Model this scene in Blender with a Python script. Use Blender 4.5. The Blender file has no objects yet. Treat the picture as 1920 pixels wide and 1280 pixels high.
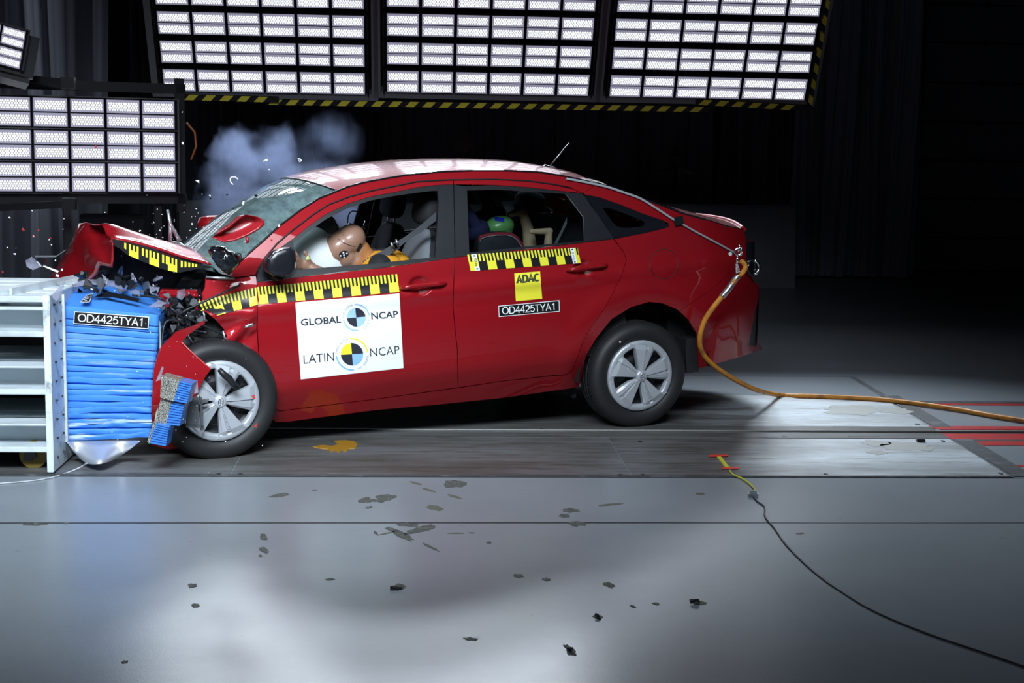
import bpy, bmesh, math, random
from mathutils import Vector, Matrix, noise as mnoise
from mathutils.geometry import delaunay_2d_cdt
random.seed(7)
SC = bpy.context.scene
COL = SC.collection

# ------------------------------------------------------------------ camera
F = 2700.0                                   # focal length in pixels of the 1920x1280 frame
TILT, YAW, ROLL = 0.1358979, 0.0682313, 0.0175606
CAM = Vector((0, 0, 1.575))
def _rot():
    R0 = Matrix(((1, 0, 0), (0, 0, -1), (0, 1, 0)))
    c, s = math.cos(YAW), math.sin(YAW)
    Rz = Matrix(((c, -s, 0), (s, c, 0), (0, 0, 1)))
    c, s = math.cos(TILT), math.sin(TILT)
    Rx = Matrix(((1, 0, 0), (0, c, -s), (0, s, c)))
    c, s = math.cos(ROLL), math.sin(ROLL)
    Rr = Matrix(((c, -s, 0), (s, c, 0), (0, 0, 1)))
    return Rr @ Rx @ R0 @ Rz                 # rows: right, down, forward
RM = _rot()
cd = bpy.data.cameras.new('camera'); cd.sensor_width = 36.0; cd.lens = F / 1920 * 36
cd.clip_start = 0.1; cd.clip_end = 200
cam = bpy.data.objects.new('camera', cd); COL.objects.link(cam)
_m = Matrix((RM[0], -RM[1], -RM[2])).transposed().to_4x4(); _m.translation = CAM
cam.matrix_world = _m
SC.camera = cam

# ------------------------------------------------------------------ world, exposure
SC.view_settings.view_transform = 'Standard'; SC.view_settings.look = 'None'
SC.view_settings.gamma = 1.0; SC.view_settings.use_curve_mapping = False
SC.view_settings.exposure = 0.0
w = bpy.data.worlds.new('hall_dark'); SC.world = w; w.use_nodes = True
w.node_tree.nodes['Background'].inputs[0].default_value = (0.6, 0.75, 1.0, 1)
w.node_tree.nodes['Background'].inputs[1].default_value = 0.03
SC.cycles.use_denoising = True
SC.cycles.max_bounces = 8; SC.cycles.diffuse_bounces = 3; SC.cycles.glossy_bounces = 4
SC.cycles.transparent_max_bounces = 16; SC.cycles.transmission_bounces = 6; SC.cycles.volume_bounces = 0
SC.cycles.caustics_reflective = False; SC.cycles.caustics_refractive = False
SC.cycles.sample_clamp_indirect = 4.0
SC.cycles.volume_step_rate = 2.0; SC.cycles.volume_max_steps = 96

# lamps of the hall on the camera's side, high under the ceiling, plus one added to light a curtain
def area_lamp(name, loc, target, sx, sy, power, color=(0.80, 0.90, 1.0), spread=None):
    l = bpy.data.lights.new(name, 'AREA'); l.shape = 'RECTANGLE'; l.size = sx; l.size_y = sy
    l.energy = power; l.color = color
    if spread: l.spread = math.radians(spread)
    o = bpy.data.objects.new(name, l); COL.objects.link(o)
    o.location = loc
    o.rotation_euler = (Vector(target) - Vector(loc)).to_track_quat('-Z', 'Y').to_euler()
    return o
area_lamp('ceiling_lamp', (-1.2, 2.2, 4.0), (-1.3, 7.1, 0.6), 2.6, 1.4, 78, spread=58)
area_lamp('ceiling_lamp', (0.9, 2.6, 4.6), (0.6, 7.6, 0.3), 3.0, 1.4, 26, spread=60)
area_lamp('ceiling_lamp', (-0.2, 7.0, 5.6), (-0.2, 7.2, 0.0), 4.2, 1.6, 8, spread=90)
area_lamp('ceiling_lamp', (-8.5, 10.0, 6.0), (-7.2, 15.6, 3.0), 1.6, .8, 70, spread=50)  # added lamp without a seen source, brightens the far left curtain

# ------------------------------------------------------------------ small helpers
def ray(px, py):
    return RM.transposed() @ Vector(((px - 960) / F, (py - 640) / F, 1.0))
def on_floor(px, py, z=0.0):
    r = ray(px, py); return CAM + r * ((z - CAM.z) / r.z)
def on_y(px, py, y):
    r = ray(px, py); return CAM + r * ((y - CAM.y) / r.y)
def on_plane(px, py, p0, n):
    r = ray(px, py); n = Vector(n); return CAM + r * ((Vector(p0) - CAM).dot(n) / r.dot(n))
def at_depth(px, py, d):
    return CAM + ray(px, py) * d
def lerp(a, b, t): return a + (b - a) * t
def smooth01(t):
    t = max(0.0, min(1.0, t)); return t * t * (3 - 2 * t)

def tag(o, label=None, cat=None, group=None, kind=None):
    if label: o['label'] = label
    if cat: o['category'] = cat
    if group: o['group'] = group
    if kind: o['kind'] = kind
    return o
def empty(name, loc=(0, 0, 0), parent=None):
    o = bpy.data.objects.new(name, None); COL.objects.link(o); o.location = loc
    o.empty_display_size = 0.1
    if parent: o.parent = parent
    return o
def link(name, me, mat=None, parent=None, smooth=False):
    if mat is not None:
        for m in (mat if isinstance(mat, (list, tuple)) else [mat]): me.materials.append(m)
    if smooth:
        for p in me.polygons: p.use_smooth = True
    o = bpy.data.objects.new(name, me); COL.objects.link(o)
    if parent: o.parent = parent
    return o
def dup(o, parent=None):
    c = o.copy(); COL.objects.link(c)
    if parent is not None: c.parent = parent
    for ch in list(o.children): dup(ch, c)
    return c

class MB:
    """collects shapes that become ONE mesh object"""
    def __init__(s): s.v = []; s.f = []; s.mi = []; s.sm = []; s.uv = {}
    def add(s, verts, faces, mi=0, smooth=False):
        b = len(s.v); s.v += [tuple(v) for v in verts]
        for f in faces:
            s.f.append([b + i for i in f]); s.mi.append(mi); s.sm.append(smooth)
        return b
    def box(s, c, size, rot=None, mi=0, bev=0.0):
        x, y, z = (a / 2 for a in size); c = Vector(c)
        if bev <= 0:
            vs = [Vector((i * x, j * y, k * z)) for k in (-1, 1) for j in (-1, 1) for i in (-1, 1)]
            fs = [(0, 2, 3, 1), (4, 5, 7, 6), (0, 1, 5, 4), (2, 6, 7, 3), (0, 4, 6, 2), (1, 3, 7, 5)]
        else:
            bm = bmesh.new(); bmesh.ops.create_cube(bm, size=1)
            bmesh.ops.scale(bm, vec=(2 * x, 2 * y, 2 * z), verts=bm.verts)
            bmesh.ops.bevel(bm, geom=bm.edges[:], offset=min(bev, x * .9, y * .9, z * .9), segments=2, affect='EDGES')
            bm.verts.index_update()
            vs = [v.co.copy() for v in bm.verts]; fs = [[v.index for v in f.verts] for f in bm.faces]; bm.free()
        if rot is not None: vs = [rot @ v for v in vs]
        s.add([v + c for v in vs], fs, mi); return s
    def bar(s, a, b, wdt, hgt, up=(0, 0, 1), mi=0, bev=0.0):
        a = Vector(a); b = Vector(b); d = (b - a); L = d.length; d.normalize()
        up = Vector(up); sd = d.cross(up)
        if sd.length < 1e-4: sd = d.cross(Vector((1, 0, 0)))
        sd.normalize(); up2 = sd.cross(d)
        R = Matrix((d, sd, up2)).transposed()
        return s.box((a + b) / 2, (L, wdt, hgt), R, mi, bev)
    def tube(s, pts, r, seg=8, mi=0, caps=True, smooth=True):
        pts = [Vector(p) for p in pts]; n = len(pts)
        rs = r if isinstance(r, (list, tuple)) else [r] * n
        rings = []; prev = None
        for i, p in enumerate(pts):
            t = (pts[min(i + 1, n - 1)] - pts[max(i - 1, 0)]).normalized()
            if prev is None:
                q = Vector((0, 0, 1)) if abs(t.z) < .9 else Vector((1, 0, 0))
                a = t.cross(q).normalized()
            else:
                a = (prev - t * prev.dot(t)).normalized()
            prev = a; bb = t.cross(a)
            rings.append([p + (a * math.cos(k * 2 * math.pi / seg) + bb * math.sin(k * 2 * math.pi / seg)) * rs[i] for k in range(seg)])
        vs = [v for rg in rings for v in rg]
        fs = [(i * seg + k, i * seg + (k + 1) % seg, (i + 1) * seg + (k + 1) % seg, (i + 1) * seg + k) for i in range(n - 1) for k in range(seg)]
        b = s.add(vs, fs, mi, smooth)
        if caps:
            s.f.append([b + k for k in range(seg)][::-1]); s.mi.append(mi); s.sm.append(False)
            s.f.append([b + (n - 1) * seg + k for k in range(seg)]); s.mi.append(mi); s.sm.append(False)
        return s
    def cyl(s, a, b, r, seg=20, mi=0, r2=None):
        return s.tube([a, b], [r, r if r2 is None else r2], seg, mi)
    def grid(s, rows, mi=0, smooth=True, closed_u=False, flip=False):
        n = len(rows); m = len(rows[0]); fs = []
        for i in range(n - 1):
            for j in range(m if closed_u else m - 1):
                q = (i * m + j, i * m + (j + 1) % m, (i + 1) * m + (j + 1) % m, (i + 1) * m + j)
                fs.append(q[::-1] if flip else q)
        return s.add([v for r in rows for v in r], fs, mi, smooth)
    def lathe(s, prof, axis_o, axis_d, ref, seg=48, mi=0, smooth=True, closed=False):
        """prof: (radius, along) pairs"""
        o = Vector(axis_o); d = Vector(axis_d).normalized(); a = Vector(ref); a = (a - d * a.dot(d)).normalized(); b = d.cross(a)
        rows = [[o + d * h + (a * math.cos(k * 2 * math.pi / seg) + b * math.sin(k * 2 * math.pi / seg)) * r for k in range(seg)] for r, h in prof]
        return s.grid(rows, mi, smooth, True)
    def sphere(s, c, r, mi=0, seg=16, rings=10, scale=(1, 1, 1), rot=None):
        c = Vector(c); rows = []
        for i in range(rings + 1):
            th = math.pi * i / rings; row = []
            for k in range(seg):
                ph = 2 * math.pi * k / seg
                v = Vector((math.sin(th) * math.cos(ph) * scale[0], math.sin(th) * math.sin(ph) * scale[1], math.cos(th) * scale[2])) * r
                row.append(c + (rot @ v if rot is not None else v))
            rows.append(row)
        return s.grid(rows, mi, True, True)
    def build(s, name, mat=None, parent=None, recalc=True):
        me = bpy.data.meshes.new(name); me.from_pydata(s.v, [], s.f)
        for p, mi, sm in zip(me.polygons, s.mi, s.sm): p.material_index = mi; p.use_smooth = sm
        if recalc:
            bm = bmesh.new(); bm.from_mesh(me); bmesh.ops.recalc_face_normals(bm, faces=bm.faces[:]); bm.to_mesh(me); bm.free()
        me.update()
        return link(name, me, mat, parent)

def catmull(pts, n=6):
    pts = [Vector(p) for p in pts]; out = []
    for i in range(len(pts) - 1):
        p0 = pts[max(i - 1, 0)]; p1 = pts[i]; p2 = pts[i + 1]; p3 = pts[min(i + 2, len(pts) - 1)]
        for k in range(n):
            t = k / n
            out.append(0.5 * ((2 * p1) + (p2 - p0) * t + (2 * p0 - 5 * p1 + 4 * p2 - p3) * t * t + (3 * p1 - p0 - 3 * p2 + p3) * t ** 3))
    out.append(pts[-1]); return out
def resample(poly, n):
    poly = [Vector(p) for p in poly]
    L = [0]
    for a, b in zip(poly, poly[1:]): L.append(L[-1] + (b - a).length)
    out = []; j = 0
    for i in range(n):
        t = L[-1] * i / (n - 1)
        while j < len(L) - 2 and L[j + 1] < t: j += 1
        k = (t - L[j]) / max(1e-9, L[j + 1] - L[j]); out.append(poly[j].lerp(poly[j + 1], k))
    return out

# ------------------------------------------------------------------ materials
def mat(name, col, rough=0.5, metal=0.0, spec=0.5, coat=0.0, coat_r=0.03, emit=None, es=0.0, alpha=1.0, trans=0.0, ior=1.45):
    m = bpy.data.materials.new(name); m.use_nodes = True
    b = m.node_tree.nodes['Principled BSDF']
    b.inputs['Base Color'].default_value = (*col, 1); b.inputs['Roughness'].default_value = rough
    b.inputs['Metallic'].default_value = metal; b.inputs['Specular IOR Level'].default_value = spec
    b.inputs['Coat Weight'].default_value = coat; b.inputs['Coat Roughness'].default_value = coat_r
    b.inputs['Alpha'].default_value = alpha; b.inputs['Transmission Weight'].default_value = trans; b.inputs['IOR'].default_value = ior
    if emit: b.inputs['Emission Color'].default_value = (*emit, 1); b.inputs['Emission Strength'].default_value = es
    return m
class NT:
    def __init__(s, m): s.t = m.node_tree; s.n = s.t.nodes; s.l = s.t.links; s.b = s.n.get('Principled BSDF')
    def new(s, ty, **k):
        x = s.n.new(ty)
        for a, b in k.items():
            if a.startswith('i_'):
                key = a[2:]
                x.inputs[int(key) if key.isdigit() else key].default_value = b
            else: setattr(x, a, b)
        return x
    def link(s, a, b): s.l.new(a, b)
    def math(s, op, a, b=None, c=None, clamp=False):
        x = s.n.new('ShaderNodeMath'); x.operation = op; x.use_clamp = clamp
        for i, q in enumerate((a, b, c)):
            if q is None: continue
            if isinstance(q, (int, float)): x.inputs[i].default_value = q
            else: s.l.new(q, x.inputs[i])
        return x.outputs[0]
    def noise(s, scale, detail=4, rough=.55, vec=None, dist=0.0):
        x = s.n.new('ShaderNodeTexNoise'); x.inputs['Scale'].default_value = scale; x.inputs['Detail'].default_value = detail
        x.inputs['Roughness'].default_value = rough; x.inputs['Distortion'].default_value = dist
        if vec is not None: s.l.new(vec, x.inputs['Vector'])
        return x.outputs[0]
    def ramp(s, fac, stops, interp='LINEAR'):
        x = s.n.new('ShaderNodeValToRGB'); x.color_ramp.interpolation = interp
        e = x.color_ramp.elements
        while len(e) < len(stops): e.new(0.5)
        for q, (p, c) in zip(e, stops): q.position = p; q.color = (*c, 1) if len(c) == 3 else c
        s.l.new(fac, x.inputs[0]); return x.outputs[0]
    def mix(s, fac, a, b):
        x = s.n.new('ShaderNodeMix'); x.data_type = 'RGBA'
        for i, q in ((0, fac), (6, a), (7, b)):
            if isinstance(q, (int, float)): x.inputs[i].default_value = q
            elif isinstance(q, tuple): x.inputs[i].default_value = (*q, 1)
            else: s.l.new(q, x.inputs[i])
        return x.outputs[2]
    def pos(s, scale=(1, 1, 1)):
        g = s.n.new('ShaderNodeNewGeometry'); mp = s.n.new('ShaderNodeMapping'); mp.inputs['Scale'].default_value = scale
        s.l.new(g.outputs['Position'], mp.inputs[0]); return mp.outputs[0]
    def obj(s, scale=(1, 1, 1)):
        g = s.n.new('ShaderNodeTexCoord'); mp = s.n.new('ShaderNodeMapping'); mp.inputs['Scale'].default_value = scale
        s.l.new(g.outputs['Object'], mp.inputs[0]); return mp.outputs[0]
    def bump(s, h, strength=.2, dist=.01):
        x = s.n.new('ShaderNodeBump'); x.inputs['Strength'].default_value = strength; x.inputs['Distance'].default_value = dist
        s.l.new(h, x.inputs['Height']); s.l.new(x.outputs[0], s.b.inputs['Normal'])
def wear(m, col2, scale=6, lo=.45, hi=.7, stretch=(1, 1, 1), rough=None):
    """patches of a second colour, fixed to the thing"""
    k = NT(m); c1 = tuple(k.b.inputs['Base Color'].default_value)[:3]
    f = k.ramp(k.noise(scale, 6, .6, k.obj(stretch)), [(lo, (0, 0, 0)), (hi, (1, 1, 1))])
    k.link(k.mix(f, c1, col2), k.b.inputs['Base Color'])
    if rough: k.link(k.math('MULTIPLY_ADD', f, rough - k.b.inputs['Roughness'].default_value, k.b.inputs['Roughness'].default_value), k.b.inputs['Roughness'])
    return m

M = {}
M['black_plastic'] = mat('black_plastic', (.012, .013, .015), .42)
M['gloss_black'] = mat('gloss_black', (.008, .009, .012), .12, coat=.5)
M['rubber'] = mat('rubber', (.014, .014, .015), .55)
M['black_metal'] = mat('black_metal', (.02, .02, .022), .4, .6)
M['grey_metal'] = mat('grey_metal', (.08, .085, .09), .45, .7)
M['steel'] = mat('steel', (.55, .57, .6), .3, 1.0)
M['chrome'] = mat('chrome', (.85, .87, .9), .12, 1.0)
M['silver'] = mat('silver', (.50, .53, .57), .38, .35, coat=.3)
M['alu'] = mat('alu', (.72, .74, .78), .33, .9)
M['white'] = mat('white', (.82, .86, .88), .5)
M['black'] = mat('black_ink', (.012, .012, .014), .6)
M['yellow'] = mat('yellow_print', (.80, .72, .03), .5)
# ================================================================== the hall
FLOOR_Y0, FLOOR_Y1 = -3.0, 20.0
mf = mat('floor_paint', (.30, .33, .37), .36, spec=.28)
k = NT(mf)
n1 = k.noise(.9, 5, .6, k.pos((1, 1, 1))); n2 = k.noise(14, 6, .65, k.pos((.6, 2.2, 1)))
n3 = k.noise(130, 3, .6, k.pos())
c = k.mix(k.ramp(n1, [(.3, (0, 0, 0)), (.7, (1, 1, 1))]), (.215, .243, .268), (.265, .292, .32))
c = k.mix(k.math('MULTIPLY', k.ramp(n2, [(.50, (0, 0, 0)), (.8, (1, 1, 1))]), .10), c, (.19, .205, .22))
k.link(c, k.b.inputs['Base Color'])
k.link(k.math('MULTIPLY_ADD', n2, .08, .25), k.b.inputs['Roughness'])
k.bump(n3, .07, .006)
M['floor'] = mf
mp = mat('steel_plate', (.36, .385, .41), .33, .25, spec=.5)
k = NT(mp)
n1 = k.noise(1.6, 6, .62, k.pos((.45, 1.7, 1))); n2 = k.noise(7, 7, .7, k.pos((.35, 2.6, 1))); n3 = k.noise(60, 4, .6, k.pos((.2, 3, 1)))
c = k.mix(k.ramp(n1, [(.38, (0, 0, 0)), (.62, (1, 1, 1))]), (.36, .38, .39), (.60, .66, .70))
c = k.mix(k.math('MULTIPLY', k.ramp(n2, [(.50, (0, 0, 0)), (.66, (1, 1, 1))]), .75), c, (.10, .098, .088))
c = k.mix(k.math('MULTIPLY', k.ramp(n3, [(.58, (0, 0, 0)), (.75, (1, 1, 1))]), .35), c, (.5, .53, .55))
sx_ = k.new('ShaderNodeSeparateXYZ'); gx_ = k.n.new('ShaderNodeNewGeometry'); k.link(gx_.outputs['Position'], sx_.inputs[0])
ed = k.math('ADD', k.math('ADD', sx_.outputs[0], k.math('MULTIPLY', sx_.outputs[1], .10)), k.math('MULTIPLY', k.math('SUBTRACT', n1, .5), 1.6))     # oil, tyre grime and the car's painted shadow end raggedly past the middle of the last plate
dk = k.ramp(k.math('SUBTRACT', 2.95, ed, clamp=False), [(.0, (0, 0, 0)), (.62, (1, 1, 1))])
dirt_shade = k.mix(k.ramp(n2, [(.42, (0, 0, 0)), (.62, (1, 1, 1))]), (.165, .168, .17), (.078, .074, .062))
c = k.mix(k.math('MULTIPLY', dk, .95), c, dirt_shade)
k.link(c, k.b.inputs['Base Color'])
k.link(k.math('MULTIPLY_ADD', n2, .30, .22), k.b.inputs['Roughness'])
k.bump(k.math('ADD', n2, n3), .08, .008)
M['plate'] = mp
md_ = mat('oily_shaded_plate', (.2, .2, .2), .35, .25, spec=.5)            # plates under the crash zone: oil, tyre grime and the car's shade in the colour
k = NT(md_); n1 = k.noise(1.4, 6, .62, k.pos((.45, 1.7, 1))); n2 = k.noise(6, 7, .7, k.pos((.35, 2.6, 1))); n3 = k.noise(40, 4, .6, k.pos((.3, 2, 1)))
c = k.mix(k.ramp(n1, [(.36, (0, 0, 0)), (.66, (1, 1, 1))]), (.105, .102, .092), (.215, .225, .235))
c = k.mix(k.math('MULTIPLY', k.ramp(n2, [(.50, (0, 0, 0)), (.64, (1, 1, 1))]), .75), c, (.065, .060, .048))
c = k.mix(k.math('MULTIPLY', k.ramp(n3, [(.62, (0, 0, 0)), (.74, (1, 1, 1))]), .5), c, (.42, .45, .48))
k.link(c, k.b.inputs['Base Color']); k.link(k.math('MULTIPLY_ADD', n2, .30, .20), k.b.inputs['Roughness']); M['oily_shaded_plate'] = md_
M['groove'] = mat('groove', (.015, .015, .016), .6)
M['floor_red'] = wear(mat('floor_red', (.50, .022, .025), .4), (.20, .06, .05), 9, .5, .7, (.6, 2, 1))
M['floor_dark'] = wear(mat('floor_dark', (.075, .08, .085), .45, .2), (.16, .17, .18), 12, .5, .7)
M['chip'] = wear(mat('bare_concrete', (.075, .078, .07), .8), (.17, .17, .15), 60, .5, .65)
M['scuff'] = mat('scuff', (.12, .115, .09), .7)

mb = MB(); mb.box(((FLOOR_Y0 * 0 + 0), (FLOOR_Y0 + FLOOR_Y1) / 2, -.1), (34, FLOOR_Y1 - FLOOR_Y0, .2))
floor = mb.build('floor', M['floor']); tag(floor, kind='structure')

def flat(name, pts, m, z0=0.0, h=.002, parent=floor):
    """a thin slab lying on the floor; pts are floor points"""
    n = len(pts); b = MB()
    vs = [(p[0], p[1], z0 + h) for p in pts] + [(p[0], p[1], z0 - .004) for p in pts]
    fs = [list(range(n))] + [[i, (i + 1) % n, n + (i + 1) % n, n + i] for i in range(n)]
    b.add(vs, fs)
    o = b.build(name, m, parent); tag(o, kind='structure'); return o
def fl(px, py): p = on_floor(px, py); return (p.x, p.y)
# track: y of the long lines, read where they cross the plate's right end
YN = fl(1500, 895)[1]; YG0 = fl(1500, 823)[1]; YGc = fl(1500, 812)[1]; YG1 = fl(1500, 800)[1]; YF = fl(1400, 742)[1]; YFF = fl(1500, 706.5)[1]
XE0 = fl(1592, 707); XE1 = fl(1893, 893)
def xe(y): return XE0[0] + (XE1[0] - XE0[0]) * (y - XE0[1]) / (XE1[1] - XE0[1])
def plate(x0, x1, y0, y1, slant=False, m='plate'):
    g = .003
    pts = [(x0 + g, y0 + g), ((xe(y0) if slant else x1) - g, y0 + g), ((xe(y1) if slant else x1) - g, y1 - g), (x0 + g, y1 - g)]
    return flat('steel_floor_plate', pts, M[m], 0, .004)
JX = [-9, -3.6, fl(440, 875)[0], fl(1164, 858)[0], 99]
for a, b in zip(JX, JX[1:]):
    plate(a, b, YN + .03, YG0, b == 99, 'plate' if b == 99 else 'oily_shaded_plate')
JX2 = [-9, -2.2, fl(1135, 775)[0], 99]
for a, b in zip(JX2, JX2[1:]): plate(a, b, YG1, YF, b == 99, 'plate' if b == 99 else 'oily_shaded_plate')
M['floor_slab'] = mf
flat('concrete_strip', [(-9, YF + .01), (xe(YF), YF + .01), (xe(YFF), YFF), (-9, YFF)], mf, 0, .003)
flat('plate_edge_bar', [(-9, YN), (xe(YN), YN), (xe(YN + .03), YN + .028), (-9, YN + .028)], M['floor_dark'], 0, .006)
# the towing slot: two dark rails and a gap
flat('guide_rail', [(-9, YG0 + .004), (xe(YG0), YG0 + .004), (xe(YGc), YGc - .008), (-9, YGc - .008)], M['oily_shaded_plate'], 0, .006)
flat('guide_rail', [(-9, YGc + .012), (xe(YGc), YGc + .012), (xe(YG1), YG1 - .004), (-9, YG1 - .004)], M['oily_shaded_plate'], 0, .006)
flat('rail_slot', [(-9, YGc - .008), (12, YGc - .008), (12, YGc + .012), (-9, YGc + .012)], M['groove'], 0, .001)
b = MB(); b.tube([(-9, YGc + .018, .008), (12, YGc + .018, .008)], .007, 6); tag(b.build('rail_lip', mat('rail_lip', (.20, .20, .19), .55, .6), floor), kind='structure')
for px in (1540, 1615, 1735): pass
# dark bar along the plates' right end, red paint past it
def endbar(y0, y1, dx0, dx1): 
    return flat('end_bar', [(xe(y0) + dx0, y0), (xe(y0) + dx1, y0), (xe(y1) + dx1, y1), (xe(y1) + dx0, y1)], M['floor_dark'], 0, .004)
endbar(YN + .02, YG0, .02, .125); endbar(YG1, YF + .02, .02, .125)
flat('end_bar', [(xe(YN), YN), (xe(YN) + .012, YN), (xe(YG0) + .012, YG0), (xe(YG0), YG0)], M['steel'], 0, .007)
flat('end_bar', [(xe(YF), YF), (xe(YF) + .05, YF), (xe(YFF) + .04, YFF), (xe(YFF), YFF)], M['floor_dark'], 0, .003)
def redstripe(pxy0, pxy1, pxl):
    y0 = fl(1850, pxy0)[1]; y1 = fl(1850, pxy1)[1]; xl = xe((y0 + y1) / 2) + pxl
    flat('red_line', [(xl, y0), (12, y0), (12, y1), (xl - .05, y1)], M['floor_red'], 0, .0025)
redstripe(835, 813.5, .04); redstripe(806, 799.5, .03); redstripe(878, 872, .17); redstripe(760, 757, .16)
flat('black_line', [(xe(fl(1850, 757)[1]) + .3, fl(1850, 757)[1]), (12, fl(1850, 757)[1]), (12, fl(1850, 753)[1]), (xe(fl(1850, 757)[1]) + .2, fl(1850, 753)[1])], M['floor_dark'], 0, .003)
# seam in the painted floor
YS = fl(960, 980)[1]
flat('floor_joint', [(-9, YS - .006), (12, YS - .006), (12, YS + .006), (-9, YS + .006)], M['groove'], 0, .0012)
flat('floor_joint', [(-9, YN - .012), (12, YN - .012), (12, YN), (-9, YN)], M['groove'], 0, .0008)
flat('floor_joint', [(-9, YFF - .008), (xe(YFF), YFF - .008), (xe(YFF), YFF + .012), (-9, YFF + .012)], M['floor_dark'], 0, .0034)
flat('black_line', [(xe(fl(1850, 826)[1]) + .1, fl(1850, 827)[1]), (12, fl(1850, 827)[1]), (12, fl(1850, 824.5)[1]), (xe(fl(1850, 826)[1]) + .08, fl(1850, 824.5)[1])], M['groove'], 0, .0032)
# plate joints seen as dark cuts, slots and bolts
for px, py, wpx in ((1592, 801.5, 58), (1620, 819.5, 58)):
    a = fl(px - wpx / 2, py); c2 = fl(px + wpx / 2, py)
    flat('rail_slot', [(a[0], a[1] - .012), (c2[0], a[1] - .012), (c2[0], a[1] + .012), (a[0], a[1] + .012)], M['groove'], .004, .003)
def blob(name, px, py, wpx, hpx, m, ang=0, n=14, jag=.25, seed=0, z=0.0, h=.0016, spiky=0):
    """an irregular flat patch; sizes in metres derive from its width on the floor"""
    rnd = random.Random(seed); c0 = on_floor(px, py); s = (CAM - c0).length / F
    a = wpx / 2 * s; bb = hpx / 2 * s * (c0 - CAM).length / CAM.z
    pts = []
    for i in range(n):
        t = 2 * math.pi * i / n; r = 1 + rnd.uniform(-jag, jag)
        x, y = a * r * math.cos(t), bb * r * math.sin(t)
        ca, sa = math.cos(ang), math.sin(ang)
        pts.append((c0.x + x * ca - y * sa, c0.y + x * sa + y * ca))
    return flat(name, pts, m, z, h)
# chips and scuffs in the paint  (px, py, wide, high, angle)
for i, (px, py, wp, hp, an) in enumerate([
        (852, 907, 40, 14, -.12), (721, 934, 36, 15, -.3), (686, 938, 26, 10, -.3), (692, 951, 12, 5, -.3), (525, 929, 22, 12, -.9),
        (752, 1002, 20, 26, .5), (790, 992, 26, 22, -.7), (765, 984, 46, 7, 0), (1070, 957, 30, 8, -.9), (1058, 967, 22, 7, -.4), (1082, 982, 34, 8, -.5),
        (494, 1007, 12, 13, .2), (495, 1031, 14, 13, .4), (488, 1042, 7, 4, .3), (808, 1026, 8, 16, .5), (66, 983, 36, 5, 0), (124, 981, 12, 3, 0),
        (360, 1098, 16, 7, .2), (366, 1135, 14, 7, .2), (744, 1102, 26, 14, -.4), (1142, 1097, 16, 10, .2), (972, 1080, 18, 8, 0), (1024, 1086, 14, 6, .1),
        (1310, 1130, 22, 8, -.8), (1120, 1156, 16, 7, .1), (882, 1198, 24, 5, -.3), (1068, 1217, 14, 18, .2), (234, 1241, 10, 5, 0), (1187, 1137, 10, 7, .3),
        (1230, 1132, 12, 5, 0), (705, 999, 6, 8, .3), (917, 1017, 10, 4, 0), (620, 1086, 18, 4, .1)]):
    blob('floor_chip', px, py, wp, hp, M['chip'], an, 15, .3, i)
for i, (px, py, wp, hp, an) in enumerate([(815, 952, 46, 6, -1.05), (780, 906, 34, 2.2, -.95), (804, 919, 40, 2.4, -.95), (852, 931, 40, 2.6, -.95),
        (1144, 946, 48, 3, .32), (855, 1000, 30, 2, 0), (884, 999, 12, 2, 0), (729, 999, 6, 12, -.9), (590, 919, 10, 2, 0), (1500, 1000, 16, 2, .3), (1313, 926, 16, 4, -.1)]):
    blob('floor_scuff', px, py, wp, hp, M['scuff'], an, 16, .16, 50 + i)
for i, (px, py) in enumerate([(1548, 890), (1876, 889), (1163, 892), (1205, 891.5), (410, 890), (451, 890), (1470, 820), (1768, 828), (1720, 797), (1200, 829), (1016, 806)]):
    blob('plate_bolt', px, py, 8, 2.5, M['groove'], 0, 10, .1, 80 + i, .004, .0025)
M['stain'] = mat('dried_stain', (.30, .31, .29), .5)
for i, (px, py, wp, hp, an) in enumerate([(1600, 770, 110, 16, .1), (1680, 772, 60, 10, .1), (1700, 838, 90, 16, -.1), (1645, 850, 34, 8, 0), (1640, 832, 50, 10, 0)]):
    blob('dried_stain', px, py, wp, hp, M['stain'], an, 20, .3, 100 + i, .004, .0012)

# ---- walls
M['wall'] = mat('hall_wall', (.035, .037, .042), .7)
def wallbox(name, c, s, m=None):
    o = MB().box(c, s).build(name, m or M['wall']); return tag(o, kind='structure')
YB = 18.6
wallbox('wall_back', (0, YB + .2, 4), (34, .3, 8)); wallbox('wall_left', (-15, 8.5, 4), (.3, 23, 8)); wallbox('wall_right', (15, 8.5, 4), (.3, 23, 8))
wallbox('ceiling', (0, 8.5, 8.1), (34, 23, .2))
# sectional door
M['door'] = mat('door_panel', (.15, .165, .19), .55)
dx0 = on_y(1722, 300, YB).x
d = MB()
zs = [0.02] + [on_y(1830, y, YB).z for y in (445, 373, 301.5, 229, 156, 81, 9.5)]
zs += [zs[-1] + (zs[-1] - zs[-2]) * i for i in (1, 2, 3)]
for z0, z1 in zip(zs, zs[1:]): d.box((dx0 + 3.0, YB - .02, (z0 + z1) / 2), (6.0, .06, z1 - z0 - .022), bev=.012)
door = d.build('door_1', M['door']); tag(door, kind='structure')
xl = on_y(1835, 229, YB).x
for z in zs[1:]:
    tag(MB().box((xl, YB - .065, z), (.07, .03, .07), bev=.008).build('door_hinge', M['black_metal'], door), kind='structure')
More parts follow.
